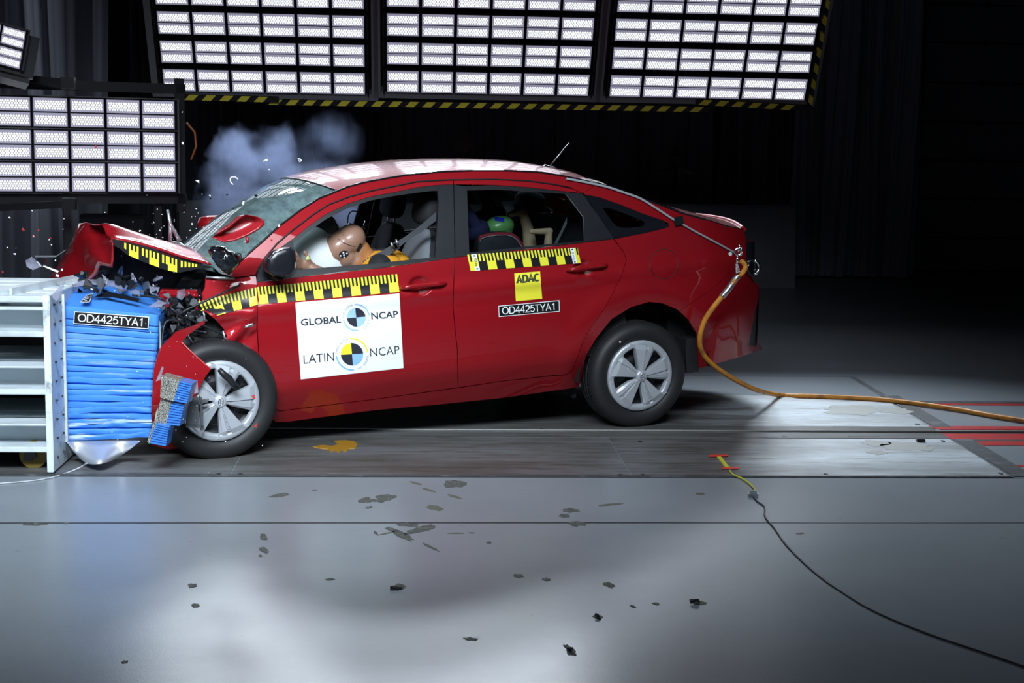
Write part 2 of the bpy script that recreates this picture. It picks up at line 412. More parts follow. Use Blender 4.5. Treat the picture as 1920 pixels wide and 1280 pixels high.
# ---- curtains
def curtain_mat(nm, c):
    m = mat(nm, c, .85); kk = NT(m); kk.bump(kk.noise(60, 3, .5, kk.pos((1, 1, .15))), .15, .01); return m
def curtain(px0, px1, y, col, label, folds, amp=.09, seed=1, z0=.06, z1=7.6, pyref=300):
    rnd = random.Random(seed); x0 = on_y(px0, pyref, y).x; x1 = on_y(px1, pyref, y).x
    n = folds * 10; rows = []
    ph = [rnd.uniform(0, 6.28) for _ in range(6)]; fr = [rnd.uniform(.7, 1.3) for _ in range(6)]
    for kz in range(9):
        z = lerp(z0, z1, kz / 8); row = []
        for i in range(n + 1):
            t = i / n; a = t * folds * 2 * math.pi
            d_ = math.sin(a * fr[0] + ph[0] + .25 * math.sin(z * .8 + t * 5)) * .6 + math.sin(a * .37 * fr[1] + ph[1]) * .5 + math.sin(a * 2.3 + ph[2]) * .18
            row.append((lerp(x0, x1, t) + .05 * math.sin(z * .6 + a * .2), y + amp * d_, z))
        rows.append(row)
    b = MB(); b.grid(rows)
    b.grid([[(x, yy + .012, z) for x, yy, z in r] for r in rows], flip=True)
    o = b.build('curtain', curtain_mat('curtain_cloth', col), recalc=False)
    tag(o, label, 'curtain'); return o
curtain(-260, 208, 15.6, (.34, .35, .41), 'grey curtain hanging in folds at the far left behind the left lamp bank', 9, .16, 3)
curtain(236, 700, 16.9, (.06, .06, .075), 'dark curtain behind the leftmost overhead lamp bank, right of a black gap', 16, .09, 4)
curtain(690, 1338, 17.85, (.17, .18, .21), 'black curtain behind the car roof under the middle lamp bank', 22, .07, 5)
curtain(1340, 1500, 18.05, (.19, .21, .24), 'narrow dark curtain behind the tripod, right of the middle lamp bank', 9, .11, 6)
curtain(1485, 1722, 17.6, (.30, .33, .38), 'dark grey curtain in deep folds beside the sectional door', 11, .13, 7, z0=.02)

# ================================================================== lamp banks
def led_material():
    m = bpy.data.materials.new('led_array'); m.use_nodes = True; k = NT(m); k.n.clear()
    uv = k.new('ShaderNodeUVMap'); sep = k.new('ShaderNodeSeparateXYZ'); k.link(uv.outputs[0], sep.inputs[0])
    vv = k.math('MULTIPLY', sep.outputs[1], 4.0); row = k.math('FLOOR', vv)
    uu = k.math('ADD', k.math('MULTIPLY', sep.outputs[0], 11.5), k.math('MULTIPLY', k.math('MODULO', row, 2.0), .5))
    fx = k.math('SUBTRACT', k.math('FRACT', uu), .5); fy = k.math('SUBTRACT', k.math('FRACT', vv), .5)
    r = k.math('SQRT', k.math('ADD', k.math('MULTIPLY', fx, fx), k.math('MULTIPLY', k.math('MULTIPLY', fy, fy), .62)))
    s = k.ramp(r, [(.24, (1, 1, 1)), (.42, (0, 0, 0))])
    st = k.math('MULTIPLY_ADD', s, LED_DOT, LED_GAP)
    e = k.new('ShaderNodeEmission'); e.inputs[0].default_value = (.90, .94, 1.0, 1); k.link(st, e.inputs[1])
    o = k.new('ShaderNodeOutputMaterial'); k.link(e.outputs[0], o.inputs[0]); return m
LED_DOT, LED_GAP = 2.5, .30
M['led'] = led_material(); M['frame'] = mat('frame_grey', (.19, .19, .205), .5, .2)
M['led_tray'] = mat('led_tray', (.34, .34, .42), .35, .3, emit=(.62, .60, .82), es=.36)  # weak emission stands in for LED light spilling onto the tray
def module_mesh(wd, ht):
    """one lamp module: a shallow tray with two LED arrays; lies in x/z, faces -y"""
    b = MB()
    b.box((0, .03, 0), (wd, .05, ht), mi=1)
    for zc in (ht * .245, -ht * .245):
        b.box((0, .004, zc), (wd * .94, .012, ht * .44), mi=0)                 # tray, its glow put into the material
    arr = []
    for zc in (ht * .235, -ht * .255):
        aw, ah = wd * .84, ht * .29
        i0 = b.add([(-aw / 2, -.004, zc - ah / 2), (aw / 2, -.004, zc - ah / 2), (aw / 2, -.004, zc + ah / 2), (-aw / 2, -.004, zc + ah / 2)], [(0, 1, 2, 3)], 2)
        arr.append(len(b.f) - 1)
    me = bpy.data.meshes.new('led_module'); me.from_pydata(b.v, [], b.f)
    uvl = me.uv_layers.new(name='UVMap')
    for p, mi in zip(me.polygons, b.mi):
        p.material_index = mi
        if p.index in arr:
            for li, q in zip(p.loop_indices, ((0, 0), (1, 0), (1, 1), (0, 1))): uvl.data[li].uv = q
    for mm in (M['led_tray'], M['black_metal'], M['led']): me.materials.append(mm)
    return me
def lamp_bank(label, origin, ex, ez, wd, cols, rows, rp, gap, frame_l, frame_r, frame_b, name='lamp_bank', lock_rows=True, frame=True, z_off=0.0):
    """origin: lower left corner of the modules; ex, ez: unit vectors along width and height"""
    ex = Vector(ex).normalized(); ez = Vector(ez).normalized(); ey = ez.cross(ex)
    root = empty(name); tag(root, label, 'lamp', 'lamp banks of white led modules')
    R = Matrix((ex, ey, ez)).transposed().to_4x4(); R.translation = origin; root.matrix_world = R
    cw = wd / cols; mm = module_mesh(cw * .965, (rp - gap) * .985)
    for r in range(rows):
        zc = r * rp + (rp - gap) / 2
        ro = MB().box((wd / 2, .075, zc), (wd + .03, .03, rp - gap + .012)).box((-.014, .03, zc), (.012, .09, rp - gap + .012)).box((wd + .014, .03, zc), (.012, .09, rp - gap + .012)) \
            .box((wd / 2, .03, zc + (rp - gap) / 2 + .005), (wd + .03, .09, .008)).build('lamp_row', M['grey_metal'] if not frame else M['black_metal'], root)
        for c_ in range(cols):
            o = bpy.data.objects.new('led_module', mm); COL.objects.link(o); o.parent = ro; o.location = (cw * (c_ + .5), .0, zc)
    if frame:
        H = rows * rp; b = MB()
        for x in (-frame_l, wd + frame_r): b.box((x, .09, H / 2 - frame_b / 2), (.055, .10, H + frame_b + .02))
        b.box((wd / 2, .09, -frame_b), (wd + frame_l + frame_r + .05, .10, .055)); b.box((wd / 2, .13, -frame_b * .55), (wd + frame_l, .02, frame_b * .8))
        b.build('frame', M['frame'], root)
    return root
# the overhead banks share one leaning plane
A27 = math.radians(27)
P0 = at_depth(910, 180, 12.0); EZ = Vector((0, -math.sin(A27), math.cos(A27))); EX = Vector((1, 0, 0)); NB = EZ.cross(EX)
def bp(px, py):
    p = on_plane(px, py, P0, NB) - P0; return (p.dot(EX), p.dot(EZ))
rp = (bp(800, 15)[1] - bp(800, 178)[1]) / 3.06
BEAM = 19
def hazard(parent, R0, pts, wd):
    """black strip with slanted yellow marks; pts in the bank's own x,z; R0 = y offset"""
    (x0, z0), (x1, z1) = pts; L = math.hypot(x1 - x0, z1 - z0); dx, dz = (x1 - x0) / L, (z1 - z0) / L; nx, nz = -dz, dx
    b = MB(); P = lambda s, t, y: (x0 + dx * s + nx * t, R0 + y, z0 + dz * s + nz * t)
    b.add([P(0, -wd / 2, 0), P(L, -wd / 2, 0), P(L, wd / 2, 0), P(0, wd / 2, 0), P(0, -wd / 2, .012), P(L, -wd / 2, .012), P(L, wd / 2, .012), P(0, wd / 2, .012)],
          [(0, 1, 2, 3), (4, 7, 6, 5), (0, 4, 5, 1), (2, 6, 7, 3), (1, 5, 6, 2), (0, 3, 7, 4)], 0)
    s = .02
    while s < L - .12:
        b.add([P(s, -wd / 2, -.002), P(s + .075, -wd / 2, -.002), P(min(L, s + .075 + wd * .9), wd / 2, -.002), P(s + wd * .9, wd / 2, -.002)], [(0, 1, 2, 3)], 1); s += .142
    return b.build('hazard_strip', [M['black'], M['hazard']], parent)
M['hazard'] = mat('hazard_yellow', (.80, .68, .06), .6)
BANKS = []
for lab, (xl_, yl_), (xr_, yr_) in (
        ('overhead bank of white lamp modules leftmost, partly behind the lower left bank', (306, 173), (687, 177)),
        ('overhead bank of white lamp modules in the middle above the car roof', (723, 174), (1105, 181)),
        ('overhead bank of white lamp modules rightmost, striped along its right edge', (1140, 181), (1510, 190))):
    a = bp(xl_, yl_); c = bp(xr_, yr_)
    z_ = min(a[1], c[1]); org = P0 + EX * a[0] + EZ * ((a[1] + c[1]) / 2)
    bk = lamp_bank(lab, org, EX, EZ, c[0] - a[0], 6, 6, rp, .045, .07, .07, .04); BANKS.append((bk, org, c[0] - a[0]))
    # the bank's beam: its upper modules, lenses aimed along the panel's normal
    for i_ in (0, 1, 2):
        for j_ in (0, 1):
            lc = org + EX * (c[0] - a[0]) * ((i_ + .5) / 3) + EZ * rp * (4.35 + 1.1 * j_) + NB * -.03
            right = len(BANKS) == 3
            area_lamp('lamp_beam', lc, (lc.x + (.25 if right else 0), 8.1 if right else 7.5, 0), (c[0] - a[0]) * .25, rp * .62, BEAM / 6 * (1.15 if right else .95), spread=44 if right else 58)
def loc_in(i, px, py):
    q = bp(px, py); o = BANKS[i][1] - P0; return (q[0] - o.dot(EX), q[1] - o.dot(EZ))
hazard(BANKS[0][0], .02, (loc_in(0, 340, 184), loc_in(0, 522, 189)), .05)
hzb = hazard(None, .06, (loc_in(1, 497, 197), loc_in(1, 1332, 211)), .05); hzb.name = 'hazard_beam'
_R = Matrix((EX, EZ.cross(EX), EZ)).transposed().to_4x4(); _R.translation = BANKS[1][1]; hzb.matrix_world = _R
tag(hzb, 'long black beam striped yellow under the middle overhead lamp bank', 'beam')
hazard(BANKS[2][0], .02, (loc_in(2, 1306, 193), loc_in(2, 1516, 205)), .05)
hazard(BANKS[2][0], .02, (loc_in(2, 1518, 204), loc_in(2, 1560, -40)), .045)
# ---- the lower left bank
PL = at_depth(333, 362, 10.6); a24 = math.radians(22)
EXL = Vector((math.cos(a24), math.sin(a24), 0)); EZL = Vector((0, 0, 1)); NL = EZL.cross(EXL)
def lp(px, py): p = on_plane(px, py, PL, NL) - PL; return (p.dot(EXL), p.dot(EZL))
xr = lp(331, 300)[0]; xc = (xr - lp(62, 300)[0]) / 4
rpl = (lp(300, 184)[1] - lp(300, 361)[1]) / 3
orgL = PL + EXL * (xr - 6 * xc) + EZL * lp(300, 361)[1]
bkL = lamp_bank('lower left bank of white lamp modules on a black stand beside the crumpled hood', orgL, EXL, EZL, 6 * xc, 6, 3, rpl, .012, .05, .05, .05, frame=False)
b = MB(); W6 = 6 * xc
zt = 3 * rpl
b.box((W6 / 2, .14, zt + .075), (W6 + .2, .06, .07)); b.box((W6 / 2, .14, -.05), (W6 + .2, .06, .07)); b.box((W6 + .06, .14, zt / 2), (.06, .06, zt + .3)); b.box((W6 / 2, .13, zt / 2), (W6, .03, zt))
for x in (W6 - .1, W6 * .5, .1): b.box((x, .2, -.55), (.05, .05, 1.1))
b.build('stand', M['black_metal'], bkL)
b = MB(); b.tube([(W6 + .10, .1, zt * .75), (W6 + .16, .1, zt * .65), (W6 + .17, .1, zt * .5), (W6 + .13, .1, zt * .35)], .008, 6)
b.build('power_cord', mat('orange_cord', (.35, .10, .03), .5), bkL)
for pa, pb, lab in (((-40, 138), (134, 156), 'dark boom arm reaching in from the left above the lower left lamp bank'), ((-40, 391), (136, 382), 'dark boom arm reaching in from the left below the lower left lamp bank')):
    b = MB(); b.bar(at_depth(*pa, 10.0), at_depth(*pb, 10.0), .05, .05); e_ = at_depth(pb[0] - 6, pb[1], 10.0); b.box(e_, (.09, .06, .08)); tag(b.build('boom_arm', M['black_metal']), lab, 'arm')
# ---- small lamp top left
TLs, TRs, BRs = at_depth(-42, 31, 9.6), at_depth(51, 57, 9.75), at_depth(19, 124, 9.65)
exn = (TRs - TLs).normalized(); ez = TRs - BRs; ezn = (ez - exn * ez.dot(exn)).normalized(); wsm, hsm = (TRs - TLs).length, ez.length
sm = lamp_bank('small tilted white lamp of four modules in the top left corner', TRs - ezn * hsm - exn * wsm, exn, ezn, wsm, 2, 2, hsm / 2, .008, .03, .03, .03, name='small_lamp', frame=False)
MB().box((.2, .06, .13), (.44, .03, .3)).box((.2, .1, -.05), (.40, .12, .03)).bar((.2, .1, -.05), (.05, .15, -.5), .05, .05).build('bracket', M['grey_metal'], sm)

# ================================================================== things far behind
M['concrete'] = wear(mat('concrete', (.20, .21, .23), .85), (.16, .17, .185), 3, .4, .7)
def jersey(px0, px1, pyt, pyb, y, label):
    a = on_y(px0, pyb, y); b_ = on_y(px1, pyb, y); zt = on_y((px0 + px1) / 2, pyt, y).z; x0, x1 = a.x, b_.x
    prof = [(0, .0), (0, .12), (.05, .5), (.08, zt - .03), (.10, zt), (.32, zt), (.34, zt - .03), (.37, .5), (.42, .12), (.42, 0)]
    m = MB(); n = len(prof)
    m.add([(x0, y + p, z) for p, z in prof] + [(x1, y + p, z) for p, z in prof],
          [[i, i + 1, n + i + 1, n + i] for i in range(n - 1)] + [list(range(n))[::-1], [n + i for i in range(n)]])
    return tag(m.build('concrete_block', M['concrete']), label, 'block')
jersey(940, 1490, 382, 541, 16.2, 'long grey concrete block behind the car boot')
jersey(336, 932, 380, 541, 16.3, 'long dark concrete block behind the smoke and the car windows')
jersey(148, 268, 404, 545, 13.2, 'short grey concrete block behind the crumpled hood')
def tripod(px, pytop, pyhead, pybase, y, label, camera=False):
    top = on_y(px, pytop, y); base = on_y(px, pybase, y); s = top.z - base.z
    root = empty('tripod', (top.x, y, base.z + .03)); tag(root, label, 'tripod')
    MB().cyl((0, 0, s * .15), (0, 0, s * .62), .016, 10).build('column', M['black_metal'], root)
    for k_ in range(3):
        a = 2.1 * k_ + .5
        MB().tube([(0, 0, s * .36), (.17 * math.cos(a), .17 * math.sin(a), 0)], .014, 8).build('leg', M['black_metal'], root)
    h = MB(); h.box((0, 0, s * .66), (.09, .09, s * .08), bev=.01); h.bar((.02, 0, s * .62), (.2, -.05, s * .53), .02, .02); h.bar((-.02, 0, s * .62), (-.22, -.05, s * .58), .02, .02)
    h.build('pan_head', M['black_metal'], root)
    if camera:
        c = MB(); c.box((0, -.02, s * .83), (.22, .16, s * .26), bev=.02); c.cyl((0, -.1, s * .83), (0, -.24, s * .83), .06, 20); c.box((0, 0, s * .98), (.05, .05, s * .06)); c.build('camera_body', M['black_plastic'], root)
    else:
        c = MB(); c.box((0, 0, s * .80), (.11, .10, s * .14), bev=.01); c.cyl((0, 0, s * .87), (0, 0, s * 1.0), .035, 14); c.build('device_head', M['black_plastic'], root)
    # lower legs down to the top of the block it stands on
    return root
tripod(1268, 284, 330, 382, 16.35, 'dark tripod standing on the concrete block behind the car boot')
tripod(865, 250, 300, 380, 16.45, 'dark camera on a stand behind the car roof', True)
# ================================================================== the car
RH = Vector((1.27135192, 7.90271619, 0.3018556))
CU = Vector((0.94665444, 0.31674615, 0.05930637)); CN = Vector((-0.31730466, 0.94832366, 0.0)); CW = CU.cross(CN)
CM = Matrix((CU, CN, CW)).transposed().to_4x4(); CM.translation = RH
CMI = CM.inverted(); CO = CMI @ CAM
VW = 1.74                                     # v of the far side
car = empty('car'); car.matrix_world = CM
tag(car, 'red four door car with crushed front against the blue barrier block', 'car')
def wbelt(u): return .742 + .06 * (u + 1.1)
def sp(x, k): return k * math.log1p(math.exp(max(-40, min(40, x / k))))
def S(u, w):
    v = 0.0
    d = sp(w - wbelt(u) - .0, .018)
    v += .30 * d + .24 * d * d
    v += .028 * ((w - .40) / .3) ** 2 if w < .8 else .028 * (1.333 ** 2)
    cr = .143 - .0 * u + (.10 * max(0, (u + .62)) ** 1.5 if u > -.62 else 0)
    v += .42 * sp(cr - w, .006) * (1 if u < .2 else .3)
    v -= .018 * math.exp(-((w - .575 - .02 * (u + 1)) / .035) ** 2)         # shoulder line
    if u > .42: v += .95 * (u - .42) ** 2
    if u < -1.95: v += .10 * (-1.95 - u) ** 2
    if u > -.6:                                                               # rear arch swelling
        r = math.hypot(u - .03, w - .02); v -= .016 * math.exp(-((r - .47) / .07) ** 2)
    return v
def cray(px, py):
    return CMI.to_3x3() @ ray(px, py)
def cv(px, py, v):
    """point of the car where it is v metres in from the near side"""
    r = cray(px, py); return CO + r * ((v - CO.y) / r.y)
def cp(px, py, off=0.0, extra=None):
    """point on the near body side"""
    r = cray(px, py); t = (off - CO.y) / r.y
    for _ in range(14):
        p = CO + r * t; e = S(p.x, p.z) + off - p.y
        if extra: e += extra(p.x, p.z)
        t += e / r.y * .8
    return CO + r * t
def uw(px, py, off=0.0): p = cp(px, py, off); return (p.x, p.z)

def dens(poly, step=9, closed=True):
    out = []; n = len(poly)
    for i in range(n if closed else n - 1):
        a = poly[i]; b = poly[(i + 1) % n]; L = math.hypot(b[0] - a[0], b[1] - a[1]); k = max(1, int(L / step))
        for j in range(k): out.append((a[0] + (b[0] - a[0]) * j / k, a[1] + (b[1] - a[1]) * j / k))
    if not closed: out.append(poly[-1])
    return out
def inside(p, poly):
    c = False; n = len(poly); x, y = p
    for i in range(n):
        x0, y0 = poly[i]; x1, y1 = poly[i - 1]
        if (y0 > y) != (y1 > y) and x < (x1 - x0) * (y - y0) / (y1 - y0) + x0: c = not c
    return c
def edgedist(p, poly):
    m = 9; x, y = p; n = len(poly)
    for i in range(n):
        x0, y0 = poly[i]; x1, y1 = poly[i - 1]; dx, dy = x1 - x0, y1 - y0; L = dx * dx + dy * dy
        t = 0 if L == 0 else max(0, min(1, ((x - x0) * dx + (y - y0) * dy) / L))
        m = min(m, math.hypot(x - x0 - t * dx, y - y0 - t * dy))
    return m
def area2(poly): return sum(poly[i - 1][0] * poly[i][1] - poly[i][0] * poly[i - 1][1] for i in range(len(poly)))
def inset_poly(poly, d):
    n = len(poly); s = 1 if area2(poly) > 0 else -1; out = []
    for i in range(n):
        a = Vector(poly[i - 1]); b = Vector(poly[i]); c = Vector(poly[(i + 1) % n])
        t = (b - a).normalized() + (c - b).normalized()
        if t.length < 1e-6: out.append(tuple(b)); continue
        t.normalize(); nn = Vector((-t.y, t.x)) * s; out.append(tuple(b + nn * d))
    return out
def tri_fill(poly, step, more=()):
    """triangulate a polygon in (u,w) with a regular grid of inner points"""
    us = [p[0] for p in poly]; ws = [p[1] for p in poly]; pts = [Vector(p) for p in poly]
    u = math.floor(min(us) / step) * step; r = 0
    w0 = math.floor(min(ws) / step) * step
    ww = w0; row = 0
    while ww < max(ws):
        uu = u + (step / 2 if row % 2 else 0)
        while uu < max(us):
            if inside((uu, ww), poly) and edgedist((uu, ww), poly) > step * .45: pts.append(Vector((uu, ww)))
            uu += step
        ww += step * .866; row += 1
    pts += [Vector(p) for p in more]
    n = len(poly)
    vs, es, fs, *_ = delaunay_2d_cdt(pts, [(i, (i + 1) % n) for i in range(n)], [list(range(n))], 1, 1e-6)
    return vs, fs
FAR = []                                        # panels to be mirrored to the far side
def panel(name, px_poly, m, parent=None, off=0.0, inset=.0022, depth=.018, step=.042, extra=None, mirror=True, dstep=9, smooth=True, dish=None):
    parent = parent or car
    poly = [uw(*p, off) for p in dens(px_poly, dstep)]
    if inset: poly = inset_poly(poly, inset)
    more = []
    if dish:                                     # a pressed-in finger recess behind the handle
        dc = uw(*dish[0]); dr = dish[1]
        more = [(dc[0] + 1.1 * dr * q * math.cos(t * .2618), dc[1] + .95 * dr * q * math.sin(t * .2618)) for q in (.35, .6, .78, .9, .97, 1.03, 1.12) for t in range(24)] + [dc]
        base = extra or (lambda u, w: 0.0)
        def extra(u, w):
            q = math.hypot((u - dc[0]) / (1.1 * dr), (w - dc[1]) / (.95 * dr)); return base(u, w) + (.024 * smooth01((1.0 - q) / .55) if q < 1 else 0)
    vs, fs = tri_fill(poly, step, more)
    if dish: fs = [f for f in fs]
    ex = extra or (lambda u, w: 0.0)
    v3 = [(p.x, S(p.x, p.y) + off + ex(p.x, p.y), p.y) for p in vs]
    b = MB()
    def orient(f):
        a, c, d = (Vector((vs[i].x, vs[i].y, 0)) for i in f[:3])
        return f if (c - a).cross(d - a).z > 0 else f[::-1]
    # u right, w up, seen from -v: counter-clockwise faces the camera
    b.add(v3, [orient(f) for f in fs], 0, smooth)
    n = len(poly); s = 1 if area2(poly) > 0 else -1
    if depth:
        rim = [(u_, S(u_, w_) + off + ex(u_, w_), w_) for u_, w_ in poly]; ins = [(a, v + depth, c) for a, v, c in rim]
        b.add(rim + ins, [((i, n + i, n + (i + 1) % n, (i + 1) % n) if s > 0 else (i, (i + 1) % n, n + (i + 1) % n, n + i)) for i in range(n)], 0, False)
    o = b.build(name, m, parent, recalc=False)
    if mirror: FAR.append(o)
    return o
def mirror_mesh(me):
    m2 = me.copy()
    for v in m2.vertices: v.co.y = VW - v.co.y
    m2.flip_normals(); return m2

# ---- paint
paint = mat('red_car_paint', (.30, .0055, .010), .45, .2, spec=.1, coat=1.0, coat_r=.025)
k = NT(paint); fl_ = k.noise(900, 2, .5, k.obj())
k.link(k.mix(k.math('MULTIPLY', fl_, .35), (.285, .0060, .011), (.36, .010, .017)), k.b.inputs['Base Color'])
M['paint'] = paint
M['trim'] = mat('window_trim', (.010, .011, .013), .35)
M['pillar'] = mat('pillar_black', (.011, .0125, .016), .42, spec=.35)
def glass_mat(nm, tint, refl=.06, dirt_shade=(0, 0, 0), da=0.0):
    m = bpy.data.materials.new(nm); m.use_nodes = True; k = NT(m); k.n.clear()
    t = k.new('ShaderNodeBsdfTransparent'); t.inputs[0].default_value = (*tint, 1)
    g = k.new('ShaderNodeBsdfGlossy'); g.inputs['Roughness'].default_value = .02; g.inputs[0].default_value = (1, 1, 1, 1)
    fr = k.new('ShaderNodeFresnel'); fr.inputs[0].default_value = 1.5
    mx = k.new('ShaderNodeMixShader'); k.link(fr.outputs[0], mx.inputs[0])
    base = t.outputs[0]
    if da:
        d = k.new('ShaderNodeBsdfDiffuse'); d.inputs[0].default_value = (*dirt_shade, 1)
        m2 = k.new('ShaderNodeMixShader'); nz = k.noise(22, 6, .65, k.obj((1, .25, 1)))
        k.link(k.math('MULTIPLY', k.ramp(nz, [(.3, (.35, .35, .35)), (.7, (1, 1, 1))]), da), m2.inputs[0]); k.link(base, m2.inputs[1]); k.link(d.outputs[0], m2.inputs[2]); base = m2.outputs[0]
    k.link(base, mx.inputs[1]); k.link(g.outputs[0], mx.inputs[2])
    o = k.new('ShaderNodeOutputMaterial'); k.link(mx.outputs[0], o.inputs[0]); return m
M['glass'] = glass_mat('side_glass', (.62, .68, .68))
M['windscreen'] = glass_mat('cracked_windscreen', (.46, .60, .59), dirt_shade=(.42, .62, .62), da=.55)
M['rear_glass'] = glass_mat('rear_glass', (.5, .56, .55))

# ---- side panels, outlines as they stand
DOORGAP = [(482, 529), (483, 573), (482, 616), (485.5, 669), (490, 706), (501, 742), (509.6, 764)]
BPIL = [(851.7, 482), (851.7, 500), (849.5, 576), (853, 615), (857.5, 654), (859, 726.5)]
RDOOR_R = [(1150, 447.7), (1160, 460), (1169, 472), (1175, 486.6), (1164, 520.5), (1135, 576), (1106, 617), (1091, 645)]
RDOOR_B = [(1084, 667), (1074, 692.5), (1062, 702), (1038, 703.5), (941, 714.5)]
ARCH = [(1089, 714), (1098.5, 666), (1118, 634), (1147, 598), (1183, 576), (1217, 566), (1243, 569), (1269, 580)]
fdoor = panel('front_door', [(481.6, 528.5), (527.5, 523), (631.7, 511), (740, 499), (853, 482)] + BPIL[1:] + [(702, 748.5), (525, 770.5)] + DOORGAP[::-1][:-1], M['paint'], dish=((787, 536), .060))
rdoor = panel('rear_door', [(853, 482), (1060, 458.5)] + RDOOR_R + RDOOR_B + BPIL[::-1][:-1], M['paint'], dish=((1093, 503), .056))
sill = panel('sill', [(525, 771), (702, 749), (859, 727.5), (941, 715), (1038, 704.5), (1063, 703), (1075, 693.5), (1085, 667), (1092, 645.5)] + [(1098.5, 666), (1089, 714), (1086, 725), (1062, 729), (941, 746), (820, 758.5), (702, 769), (540, 790.5), (516, 791), (510, 778), (510, 766)], M['paint'], inset=.0008, off=-.004)
ROOFL = [(632, 358), (652, 350), (684, 341.5), (720, 335), (762, 328), (824, 322), (887, 319.6), (949, 319.6), (1012, 322.7), (1053, 329), (1095, 338), (1120, 344.6)]
CLINE = [(1143, 349), (1177, 361), (1218, 377), (1260, 392), (1281, 400), (1318, 410), (1362, 424), (1393, 430)]
QWIN = [(1096.5, 364.5), (1122.5, 369.6), (1164, 384), (1206, 401), (1239, 412), (1254, 418.5), (1256, 424), (1243, 429), (1206, 437.5), (1151.7, 448)]
quarter = panel('quarter_panel', [(1120, 344.8)] + CLINE + [(1397, 440), (1399, 457), (1399, 489), (1385, 497), (1330, 545), (1273, 583)] + ARCH[::-1][:-2] + [(1098.5, 666.5), (1091, 645)] + RDOOR_R[::-1][1:-1] + [(1151.7, 448)] + QWIN[::-1][1:] + [(1093, 362)], M['paint'], inset=.001)
bumper = panel('rear_bumper', [(1273, 583), (1330, 545), (1385, 497), (1399, 489), (1406, 508), (1412, 527), (1423, 537), (1423, 560), (1416, 583), (1404, 646), (1425, 651), (1425, 657), (1390, 669), (1311, 690.5), (1306.5, 626), (1291, 600)], M['paint'], inset=.0015)
panel('bumper_vent', [(1416, 583), (1423, 562), (1422, 600), (1419, 650), (1404, 646)], M['black_plastic'], off=.012, inset=0)
APIL_IN = [(1093, 362), (1070, 352), (1032, 344.6), (991, 339), (928, 336), (845, 337), (782, 340.4), (740, 348.7), (694, 358), (652, 369.6), (615, 384), (586, 403), (548, 432), (519, 457), (496, 484), (485, 503), (480, 515)]
WSCR = [(434, 518), (440, 499), (465, 476), (494, 451), (523, 424), (565, 392.5), (598, 372), (632, 358)]
rail = panel('roof_rail', [(434, 521)] + WSCR[1:] + ROOFL[1:] + APIL_IN, M['paint'], inset=.0006, step=.035)
b = MB(); b.tube([cp(*p, .001) for p in APIL_IN[1:]], .0048, 6); FAR.append(b.build('door_seal', M['trim'], car))
FR_OUT = [(484, 509), (494, 488), (523, 466), (548, 448.7), (579.6, 423.7), (611, 401.5), (652.5, 381.7), (694, 368.5), (740, 360.2), (782.5, 351), (824, 346.5), (850, 345.6)]
FR_IN = [(486, 511), (500, 496), (530, 472), (550.4, 457), (579.6, 433), (611, 411), (652.5, 390), (694, 376), (740, 367), (782, 361), (812, 357.5), (822, 358)]
panel('door_frame', [(482, 525), (482, 512)] + [(485.5, 503.5), (496.5, 484.5), (519.5, 458), (548.5, 433), (586.5, 404), (615.5, 385), (652, 370.6), (694, 359), (740, 349.6), (782.5, 341.3), (845, 338), (850, 338)] + FR_OUT[::-1], M['paint'], fdoor, inset=.0006, step=.03, off=.002)
panel('door_frame', [(851, 338), (928, 337), (991, 340), (1032, 345.6), (1070, 353), (1092, 362), (1061.7, 359), (991, 351), (928, 346.7), (851, 345.6)], M['paint'], rdoor, inset=.0006, step=.03, off=.002)
def band(b, A, B, off=0.0, mi=0, n=40):
    a = resample([Vector((*p, 0)) for p in A], n); c = resample([Vector((*p, 0)) for p in B], n)
    rows = [[cp(lerp(p.x, q.x, t), lerp(p.y, q.y, t), off) for t in (0, .5, 1)] for p, q in zip(a, c)]
    back = [[v + Vector((0, .014, 0)) for v in r] for r in rows]
    b.grid(rows, mi); b.grid([[r[0], s_[0]] for r, s_ in zip(rows, back)], mi, False); b.grid([[r[-1], s_[-1]] for r, s_ in zip(rows, back)], mi, False)
def fillp(b, poly, off, mi=0, step=.05):
    pl = [uw(*p, off) for p in dens(poly, 10)]; vs, fs = tri_fill(pl, step)
    b.add([(p.x, S(p.x, p.y) + off, p.y) for p in vs], fs, mi, True)
b = MB(); band(b, FR_OUT[3:], FR_IN[3:], .006)
band(b, [(556, 506), (673, 496.7), (740, 490.4), (815, 482.5), (853, 477)], [(545, 521), (631.7, 510.5), (740, 498.5), (815, 488), (853, 482)], -.002, n=30)
t1 = b.build('window_trim', M['trim'], fdoor, recalc=False); FAR.append(t1)
t1 = panel('mirror_base', [(548, 449), (550.4, 457), (556, 506), (545, 521), (527.5, 522.7), (482, 528), (484, 509), (494, 488), (523, 466)], M['pillar'], fdoor, off=.0, inset=.0005, step=.03)
t1 = panel('pillar_cover', [(824, 346.5), (850.3, 345.8), (852.5, 482), (816, 486), (816, 480), (822, 380), (821, 360)], M['pillar'], fdoor, off=.002, inset=.0008, step=.03)
b = MB(); band(b, [(871, 349), (928, 347), (991, 351.5), (1061.7, 359.3)], [(876, 357), (928, 355.5), (1011.7, 360), (1059, 363.5)], .006, n=24)
band(b, [(853, 477), (880, 474), (982, 463), (1095, 451.5), (1149.6, 444.6)], [(853, 482), (1060, 458), (1150, 447.7)], -.002, n=30)
t1 = b.build('window_trim', M['trim'], rdoor, recalc=False); FAR.append(t1)
t1 = panel('pillar_cover', [(851.3, 345.8), (871, 349), (876, 357), (880, 474), (853.5, 481)], M['pillar'], rdoor, off=.002, inset=.0008, step=.03)
t1 = panel('pillar_cover', [(1061.7, 359.3), (1092.5, 363), (1122.5, 405), (1149.2, 444.6), (1096, 452), (1094, 407), (1060, 364)], M['pillar'], rdoor, off=.002, inset=.0008, step=.03)
